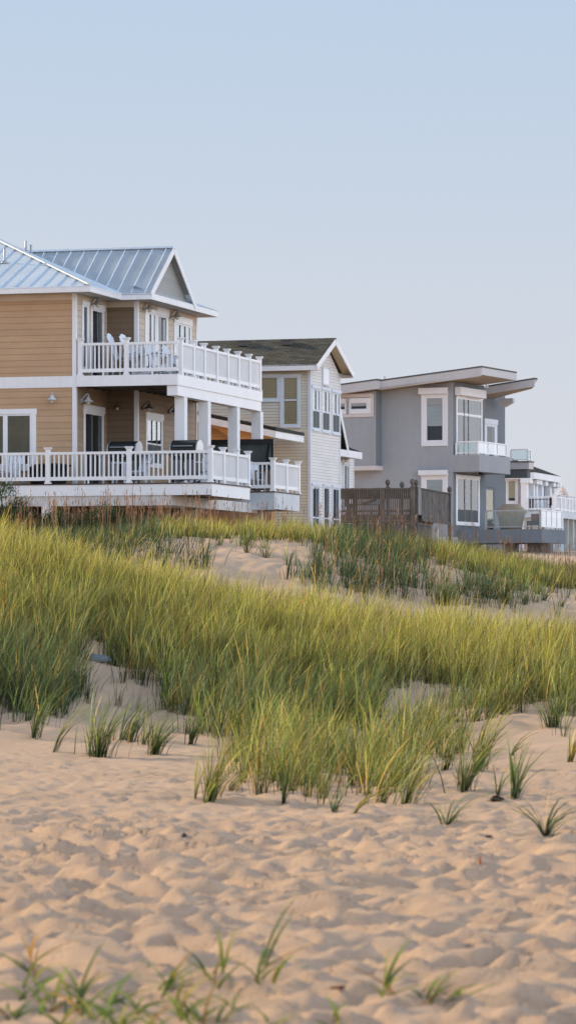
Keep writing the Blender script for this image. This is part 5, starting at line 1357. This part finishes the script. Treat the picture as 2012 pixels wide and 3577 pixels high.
# balcony
GR = mat_glass('railing_glass', (.86, .97, .98), 1.7, .32, (.68, .82, .84)); GRW = mat_glass('frosted_glass', (.92, .96, 1.0), 1.8, .72, (.86, .88, .90))
uB = H3.U(1673, .001); zB1, zB0 = H3.Z(1587, uB, 0), H3.Z(1647, uB, 0); vB = H3.V(1781, uB)
mb = MB(); mb.prism([(.001, .002, zB0), (uB, .002, zB0), (uB, vB, zB0), (-.28, vB, zB0), (-.28, VB + .02, zB0), (.001, VB + .02, zB0)], (0, 0, zB1 - zB0)); mb.build('balcony', STUC, h3)
def glass_rail(parent, P0, P1, z0, z1, k, gm, m=WHITE, name='glass_railing', ends=(True, True), low=.05):
    d = Vector((P1[0] - P0[0], P1[1] - P0[1], 0)); L = d.length; d.normalize(); at = lambda s, z: Vector((P0[0], P0[1], z)) + d * s
    q = MB(); q.bar(at(0, z1 - .025), at(L, z1 - .025), .06, .05); q.bar(at(.03, z0 + low + .02), at(L - .03, z0 + low + .02), .04, .04)
    for i in range(k + 1):
        if (i == 0 and not ends[0]) or (i == k and not ends[1]): continue
        s = L * i / k; q.bar(at(s, z0), at(s, z1 - .051), .045 if 0 < i < k else .07, .045 if 0 < i < k else .07, 0, (d.x, d.y, 0))
    r = q.build(name, m, parent)
    for i in range(k):
        g = MB(); a, b = L * i / k + .03, L * (i + 1) / k - .03
        g.face([at(a, z0 + low + .042), at(b, z0 + low + .042), at(b, z1 - .055), at(a, z1 - .055)]); g.build('glass_panel', gm, r)
    return r
zr1 = H3.Z(1540, uB, 0)
glass_rail(h3, (.12, .06), (uB - .07, .06), zB1, zr1, 1, GR); glass_rail(h3, (uB - .06, .07), (uB - .06, vB - .3), zB1, zr1, 3, GRW, ends=(False, True))
# lower wing with a flat deck roof beyond the balcony
vL = v2e + .15; uL = H3.U(1853, vL + .3); zL1, zL0 = H3.Z(1610, uL, vL), H3.Z(1638, uL, vL)
mb = MB(); mb.box(-3, uL, vL + .05, vL + .6, zL0, zL1 - .03); mb.build('wing_fascia', PINKF, h3)
mb = MB(); mb.slab([(-3, vL, zL1 + .04), (uL + .03, vL, zL1), (uL + .03, vL + .65, zL1), (-3, vL + .65, zL1 + .04)], .05); mb.build('roof', ROOFEDGE, h3)
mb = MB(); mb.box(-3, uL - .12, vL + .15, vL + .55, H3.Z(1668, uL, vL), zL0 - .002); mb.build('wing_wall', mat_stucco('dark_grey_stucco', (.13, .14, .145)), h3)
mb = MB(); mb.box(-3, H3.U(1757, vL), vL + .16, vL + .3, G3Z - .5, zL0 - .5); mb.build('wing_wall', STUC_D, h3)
glass_rail(h3, (-.2, vL + .3), (H3.U(1843, vL + .3), vL + .3), zL1 + .002, H3.Z(1567, uL, vL), 1, GR)
glass_rail(h3, (H3.U(1843, vL + .3), vL + .36), (H3.U(1843, vL + .3), vL + .6), zL1 + .002, H3.Z(1567, uL, vL), 1, GR, ends=(False, True))
# terrace
uT = H3.U(1886, .6); vT = H3.V(1962, uT); zT1, zT0 = H3.Z(1848, uT, .6), H3.Z(1896, uT, .6)
mb = MB(); mb.box(.001, uT + .12, .45, vT + .1, zT0, zT1); mb.build('terrace', STUC_D, h3)
uT0 = H3.U(1697, .6)
zr2 = H3.Z(1780, uT, .6)
glass_rail(h3, (uT0, .6), (uT, .6), zT1 + .001, zr2, 1, mat_glass('clear_railing_glass', (.9, .96, .97), 1.45, .10, (.7, .8, .8)), low=.08, m=GREYMETAL)
glass_rail(h3, (uT, .68), (uT, vT), zT1 + .001, zr2, 4, GRW, ends=(False, True), low=.08)
mb = MB()
for px_ in (1782, 1860, 1930): u_ = H3.U(px_, 1.4) if px_ < 1900 else uT - .1; mb.box(u_ - .25, u_ + .25, 1.4, 1.7, G3Z - 1.2, zT0 - .002)
mb.build('terrace_pier', mat_stucco('brown_grey_stucco', (.24, .21, .19)), h3)
mb = MB(); mb.box(-9, .02, -.03, -.002, G3Z - .6, H3.Z(1876, 0, 0)); mb.box(.003, .03, -.03, VB, G3Z - .6, H3.Z(1876, 0, 0)); mb.build('plinth', mat('pale_plinth', (.60, .59, .56), .8, .15), h3)

# things on the terrace
t = thing('covered_grill', 'barbecue under a tan fabric cover behind the clear terrace glass', 'covered grill', H3.w(H3.U(1784, 1.5), 1.5, zT1 + .001), H3.a); OFF[0] = 0
TANC = mat('tan_cover', (.36, .29, .205), .85, .2, 4)
q = MB()
rings = [(0, .40, .28), (.12, .42, .30), (.55, .50, .32), (.74, .62, .34), (.80, .60, .33), (1.0, .36, .28), (1.06, .30, .2)]
k0 = len(q.v); nn = 24
for z, a, b in rings:
    for j in range(nn):
        th = 2 * math.pi * j / nn; e = .45
        cx_, sx_ = math.copysign(abs(math.cos(th)) ** e, math.cos(th)), math.copysign(abs(math.sin(th)) ** e, math.sin(th))
        fl_ = 1 + (.05 * math.sin(th * 7) if z < .7 else .0)
        q.v.append((a * cx_ * fl_, b * sx_ * fl_, z))
for i in range(len(rings) - 1):
    for j in range(nn): q.f.append([i * nn + j, i * nn + (j + 1) % nn, (i + 1) * nn + (j + 1) % nn, (i + 1) * nn + j]); q.m.append(0)
q.f.append([(len(rings) - 1) * nn + j for j in range(nn)]); q.m.append(0)
q.build('cover', TANC, t, True)
q = MB()
for x in (-.35, .35):
    for y in (-.2, .2): q.box(x - .03, x + .03, y - .03, y + .03, 0, .02)
q.build('foot', BLACK, t)
t = thing('patio_chair', 'dark chair with a rust coloured cushion at the corner of the glass terrace', 'chair', H3.w(H3.U(1868, 1.5), 1.5, zT1 + .001), H3.a); OFF[0] = 0
q = MB(); q.box(-.28, .28, -.25, .25, .18, .36); q.build('seat', BLACK, t)
q = MB(); q.box(-.26, .26, .20, .30, .361, .66); q.build('backrest', mat('rust_cushion', (.26, .10, .06), .8), t)
for x in (-.25, .25):
    for y in (-.22, .22): q = MB(); q.box(x - .02, x + .02, y - .02, y + .02, 0, .179); q.build('leg', BLACK, t)
t = thing('potted_plant', 'small dark potted plant beside the lit louvred door on the terrace', 'potted plant', H3.w(H3.U(1710, .95), .95, zT1 + .001), 0); OFF[0] = 0
q = MB(); q.lathe((0, 0, 0), [(.12, 0), (.17, .25), (.18, .27)], 12); q.build('pot', mat('dark_pot', (.06, .06, .06), .6), t, True)
nb = 60; a = RNG.uniform(0, 6.28, nb)
v_, f_, c_ = blade_mesh(np.stack([RNG.normal(0, .04, nb), RNG.normal(0, .04, nb), np.full(nb, .24)], 1), RNG.uniform(.15, .36, nb), np.stack([np.cos(a), np.sin(a)], 1), RNG.uniform(.3, 1, nb), np.full(nb, .04), np.tile(BLUE[0] * .8, (nb, 1)), np.tile(BLUE[1] * .6, (nb, 1)), 3)
np_mesh('leaves', v_, f_, GRASS, True, c_).parent = t

# ================================================================ HOUSE 4: lavender grey house with white deck, far right
H4 = Frame(1828, 205.0, -17)
G4Z = 4.6; OFF[0] = G4Z
h4 = thing('lavender_house', 'pale lavender house with dark hip roof, white pillars and white railed deck, far right', 'house', H4.w(0, 0, G4Z), H4.a)
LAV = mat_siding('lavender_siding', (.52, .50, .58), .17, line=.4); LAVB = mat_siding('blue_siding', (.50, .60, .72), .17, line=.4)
zR = H4.Z(1650, .6, -.5); zRb = H4.Z(1676, .6, 0)
v4 = H4.V(1940, 0)
cw = (H4.U(1772, 0), H4.U(1801, 0), H4.Z(1752, 0, 0), H4.Z(1677, 0, 0))
zD4 = H4.Z(1787, 0, 0)
wall(h4, 'wall', 'U', 0, -6, 0, G4Z, zRb + .1, [cw], LAV)
window(h4, 'U', 0, *cw, case=.14, m=TRIM, blind=.8)
oh = [(H4.V(p0, 0), H4.V(p1, 0), zD4 + .2, H4.Z(1690, 0, 2)) for p0, p1 in ((1842, 1850), (1878, 1890), (1893, 1901), (1904, 1911), (1918, 1925))]
wall(h4, 'wall', 'V', 0, .001, v4, G4Z, zRb + .1, oh, LAVB)
for o_ in oh: window(h4, 'V', 0, *o_, case=.10, sash=.06, m=TRIM, sill=False)
for p in (1832, 1856, 1866, 1886, 1914, 1928, 1934):
    v_ = H4.V(p, .22); q = MB(); q.box(.03, .38, v_ - .22, v_ + .22, zD4, zRb - .22); q.box(-.0 + .02, .62, v_ - .34, v_ + .34, zRb - .219, zRb + .04); q.build('pillar', TRIM, h4)
mb = MB(); mb.box(-.08, .02, -.03, .1, G4Z, zRb); mb.build('corner_board', TRIM, h4)
vE4 = H4.V(1957, .7)
ap = 3.6
mb = MB(); mb.face([(-6, -.55, zR), (.75, -.55, zR), (-ap + .75, ap - .55, zR + ap * .42), (-6, ap - .55, zR + ap * .42)]); mb.face([(.75, -.55, zR), (.75, vE4, zR), (-ap + .75, vE4 - ap, zR + ap * .42), (-ap + .75, ap - .55, zR + ap * .42)]); mb.face([(.75, vE4, zR), (-6, vE4, zR), (-6, vE4 - ap, zR + ap * .42), (-ap + .75, vE4 - ap, zR + ap * .42)])
mb.build('roof', mat_shingle('grey_shingle', (.085, .075, .065)), h4)
mb = MB(); mb.box(-6, .75, -.55, -.52, zRb + .04, zR - .001); mb.box(.72, .75, -.519, vE4, zRb + .04, zR - .001); mb.build('fascia', TRIM, h4)
mb = MB(); mb.face([(-6, -.5, zRb + .06), (.72, -.5, zRb + .06), (.72, vE4, zRb + .06), (-6, vE4, zRb + .06)]); mb.build('soffit', SOFFIT, h4)
vd = -.3; uD = H4.U(1937, vd)
mb = MB(); mb.box(.002, uD, vd, v4 + 6, zD4 - .35, zD4 - .002); mb.build('deck_fascia', bpy.data.materials['blue_white_board'], h4)
railing(h4, (0, vd + .08), (1, vd + .08), zD4, .88, [H4.U(1837, vd + .08), uD - .1], pw=.22, last=False, gap=.21)
ps = [vd + .08] + [H4.V(p, uD - .1) for p in (1955, 1968, 1983, 1994, 2005, 2016, 2026, 2036)]
railing(h4, (uD - .1, 0), (uD - .1, 1), zD4, .88, ps, single=False, pw=.16)
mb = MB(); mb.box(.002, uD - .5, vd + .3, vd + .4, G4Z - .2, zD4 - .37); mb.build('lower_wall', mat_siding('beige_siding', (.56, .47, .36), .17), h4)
mb = MB(); mb.box(uD - .8, uD - .7, vd + .45, v4 + 6, G4Z - .4, zD4 - .36); mb.build('lower_wall', mat('pale_blue_panel', (.50, .64, .70), .4, .1), h4)
for p in (1943, 1975, 1993, 2012): v_ = H4.V(p, uD - .3); q = MB(); q.box(uD - .4, uD - .15, v_ - .14, v_ + .14, G4Z - .6, zD4 - .36); q.build('deck_post', mat('pale_wood_post', (.46, .43, .39), .7), h4)
mb = MB(); mb.box(uD - .42, uD - .1, vd + .5, v4 + 6, G4Z + .02, G4Z + .25); mb.build('lower_rail', TRIM, h4)
# people-sized furniture glimpsed on its deck
t = thing('patio_table', 'dark patio table and stools glimpsed behind the white balusters of the lavender house', 'table', H4.w(H4.U(1890, .6), .6, zD4), H4.a); OFF[0] = 0
q = MB(); q.box(-.7, .7, -.4, .4, .70, .74); q.build('tabletop', BLACK, t)
for x in (-.6, .6):
    for y in (-.3, .3): q = MB(); q.box(x - .03, x + .03, y - .03, y + .03, 0, .699); q.build('leg', BLACK, t)
t = thing('patio_chair', 'dark red chair against the far end post of the white deck at the right', 'chair', H4.w(H4.U(1930, .7), .7, zD4), H4.a); OFF[0] = 0
q = MB(); q.box(-.25, .25, -.25, .25, .38, .44); q.build('seat', mat('dark_red', (.16, .03, .035), .7), t)
q = MB(); q.box(-.25, .25, .2, .25, .441, .92); q.build('backrest', bpy.data.materials['dark_red'], t)
for x in (-.22, .22):
    for y in (-.2, .2): q = MB(); q.box(x - .025, x + .025, y - .025, y + .025, 0, .379); q.build('leg', BLACK, t)

# ================================================================ far houses beyond
def far_house(px, Y, a, u0, u1, v1, py_eave, py_ridge, label, roofm):
    Hh = Frame(px, Y, a); zg = 4.9; OFF[0] = zg
    o = thing('distant_house', label, 'house', Hh.w(0, 0, zg), Hh.a)
    ze_, zr_ = Hh.Z(py_eave, 0, 0), Hh.Z(py_ridge, 0, v1 / 2)
    q = MB(); q.box(u0, u1, .0, v1, zg, ze_ - .02); q.build('wall', LAVB, o)
    q = MB(); m_ = v1 / 2
    q.face([(u0 - .5, -.5, ze_), (u1 + .5, -.5, ze_), (u1 - m_ * .8, m_, zr_), (u0 + m_ * .3, m_, zr_)]); q.face([(u1 + .5, -.5, ze_), (u1 + .5, v1 + .5, ze_), (u1 - m_ * .8, m_, zr_)]); q.face([(u1 + .5, v1 + .5, ze_), (u0 - .5, v1 + .5, ze_), (u0 + m_ * .3, m_, zr_), (u1 - m_ * .8, m_, zr_)]); q.face([(u0 - .5, v1 + .5, ze_), (u0 - .5, -.5, ze_), (u0 + m_ * .3, m_, zr_)])
    r = q.build('roof', roofm, o)
    q = MB(); q.box(u0 - .5, u1 + .5, -.53, -.501, ze_ - .3, ze_ - .004); q.build('fascia', TRIM, o)
    return Hh, o, r
GSH = bpy.data.materials['dark_shingle']
Hf, hf, rf = far_house(1985, 262, -17, -9, 0, 7, 1758, 1712, 'distant house with a dark hip roof carrying a satellite dish', GSH)
q = MB(); u_, v_ = Hf.U(1957, 2.2), 2.2; z_ = Hf.Z(1731, u_, v_)
q.tube([(u_, v_, z_ - .5), (u_, v_, z_), (u_ + .1, v_, z_ + .12)], .05, 8); q.tube([(u_ - .28, v_, z_ - .1), (u_ - .05, v_ - .1, z_ + .34), (u_ + .2, v_, z_ + .2)], .03, 6)
d_ = q.build('dish_mount', GREYMETAL, rf)
q = MB(); q.lathe((0, 0, 0), [(.02, 0), (.25, .03), (.42, .09), (.56, .18), (.575, .2), (.56, .21), (.42, .12), (.25, .06), (.02, .03)], 20)
dsh = q  # tilt the dish towards the ocean side
th = R(62); q.v = [(x * math.cos(th) + z * math.sin(th) + u_ + .16, y + v_, -x * math.sin(th) + z * math.cos(th) + z_ + .16) for x, y, z in q.v]
OFF[0] = 4.9
q.build('satellite_dish', mat('warm_lit_dish', (.62, .48, .44), .6), rf, True)  # warm light on the dish face put into its colour
far_house(2060, 300, -17, -2.0, 6, 6, 1752, 1728, 'last distant brown roof at the right edge of the photo', mat_shingle('far_brown_shingle', (.13, .09, .06)))
# ================================================================ sky, sun, camera
w = bpy.data.worlds.new('World'); sc.world = w; w.use_nodes = True
nt = w.node_tree; nt.nodes.clear()
out = nt.nodes.new('ShaderNodeOutputWorld'); bg = nt.nodes.new('ShaderNodeBackground'); bg.inputs['Strength'].default_value = .1
sky = nt.nodes.new('ShaderNodeTexSky'); sky.sky_type = 'NISHITA'; sky.sun_disc = False
sky.sun_elevation = R(SUN_EL); sky.sun_rotation = R(360 - SUN_AZ); sky.air_density = 1.0; sky.dust_density = 1.5; sky.ozone_density = 1.2
tc = nt.nodes.new('ShaderNodeTexCoord')
nm = N(nt, 'ShaderNodeVectorMath', operation='NORMALIZE'); nt.links.new(tc.outputs['Generated'], nm.inputs[0])
sp = N(nt, 'ShaderNodeSeparateXYZ'); nt.links.new(nm.outputs[0], sp.inputs[0])
cr = N(nt, 'ShaderNodeValToRGB'); nt.links.new(sp.outputs[2], cr.inputs[0])
el = cr.color_ramp.elements
STOPS = [(0.0, (.70, .715, .775)), (.05, (.68, .71, .785)), (.09, (.635, .69, .79)), (.125, (.58, .67, .80)), (.17, (.53, .65, .81)), (.27, (.43, .53, .70)), (.45, (.25, .32, .44)), (1.0, (.13, .175, .26))]
el[0].position, el[0].color = STOPS[0][0], (*STOPS[0][1], 1); el[1].position, el[1].color = STOPS[-1][0], (*STOPS[-1][1], 1)
for p_, c_ in STOPS[1:-1]:
    e = el.new(p_); e.color = (*c_, 1)
# brighter haze on the ocean side and behind the beach walker
az = N(nt, 'ShaderNodeVectorMath', operation='DOT_PRODUCT'); az.inputs[1].default_value = (1.0, -.10, 0); nt.links.new(nm.outputs[0], az.inputs[0])
mr = N(nt, 'ShaderNodeMapRange'); mr.inputs[1].default_value = -.005; mr.inputs[2].default_value = .36; mr.inputs[3].default_value = 0.0; mr.inputs[4].default_value = 1.0; nt.links.new(az.outputs['Value'], mr.inputs[0])
az2 = N(nt, 'ShaderNodeVectorMath', operation='DOT_PRODUCT'); az2.inputs[1].default_value = (0, -1, 0); nt.links.new(nm.outputs[0], az2.inputs[0])
mr2 = N(nt, 'ShaderNodeMapRange'); mr2.inputs[1].default_value = .0; mr2.inputs[2].default_value = .7; mr2.inputs[3].default_value = 1.0; mr2.inputs[4].default_value = 1.65; nt.links.new(az2.outputs['Value'], mr2.inputs[0])
glow = mixc(nt, mr.outputs[0], (1, 1, 1), (2.75, 2.6, 2.42))
hz_ = N(nt, 'ShaderNodeVectorMath', operation='MULTIPLY'); nt.links.new(cr.outputs[0], hz_.inputs[0]); nt.links.new(glow, hz_.inputs[1])
haze = mr2.outputs[0]
sc1 = N(nt, 'ShaderNodeVectorMath', operation='SCALE'); nt.links.new(hz_.outputs[0], sc1.inputs[0]); nt.links.new(haze, sc1.inputs['Scale'])
sc2 = N(nt, 'ShaderNodeVectorMath', operation='SCALE'); nt.links.new(sc1.outputs[0], sc2.inputs[0]); sc2.inputs['Scale'].default_value = 10.0
nt.links.new(mixc(nt, .93, sky.outputs[0], sc2.outputs[0]), bg.inputs['Color'])
nt.links.new(bg.outputs[0], out.inputs[0])

sd = Vector((-math.sin(R(SUN_AZ)) * math.cos(R(SUN_EL)), math.cos(R(SUN_AZ)) * math.cos(R(SUN_EL)), math.sin(R(SUN_EL))))
sl_ = bpy.data.lights.new('sun', 'SUN'); sl_.energy = 5.0; sl_.angle = R(1.2); sl_.color = (1.0, .80, .55)
so_ = bpy.data.objects.new('sun', sl_); COL.objects.link(so_); so_.rotation_euler = (-sd).to_track_quat('-Z', 'Y').to_euler(); so_.location = (0, 0, 40)

cam = bpy.data.cameras.new('camera'); co = bpy.data.objects.new('camera', cam); COL.objects.link(co); sc.camera = co
co.location = (0, 0, EYE); co.rotation_euler = (R(90), 0, 0)
cam.sensor_fit = 'VERTICAL'; cam.sensor_height = 36; cam.sensor_width = 36
cam.lens = FPX / 3577 * 36
cam.shift_y = (HOR - 3577 / 2) / 3577
cam.clip_start = .3; cam.clip_end = 5000
cam.dof.use_dof = True; cam.dof.focus_distance = 80; cam.dof.aperture_fstop = cam.lens / 1000 / .024
sc.view_settings.view_transform = 'Standard'; sc.view_settings.look = 'None'; sc.view_settings.exposure = 0; sc.view_settings.gamma = 1
cy = sc.cycles
sc.render.engine = 'CYCLES'
cy.max_bounces = 7; cy.diffuse_bounces = 3; cy.glossy_bounces = 4; cy.transmission_bounces = 4; cy.transparent_max_bounces = 12
cy.caustics_reflective = False; cy.caustics_refractive = False
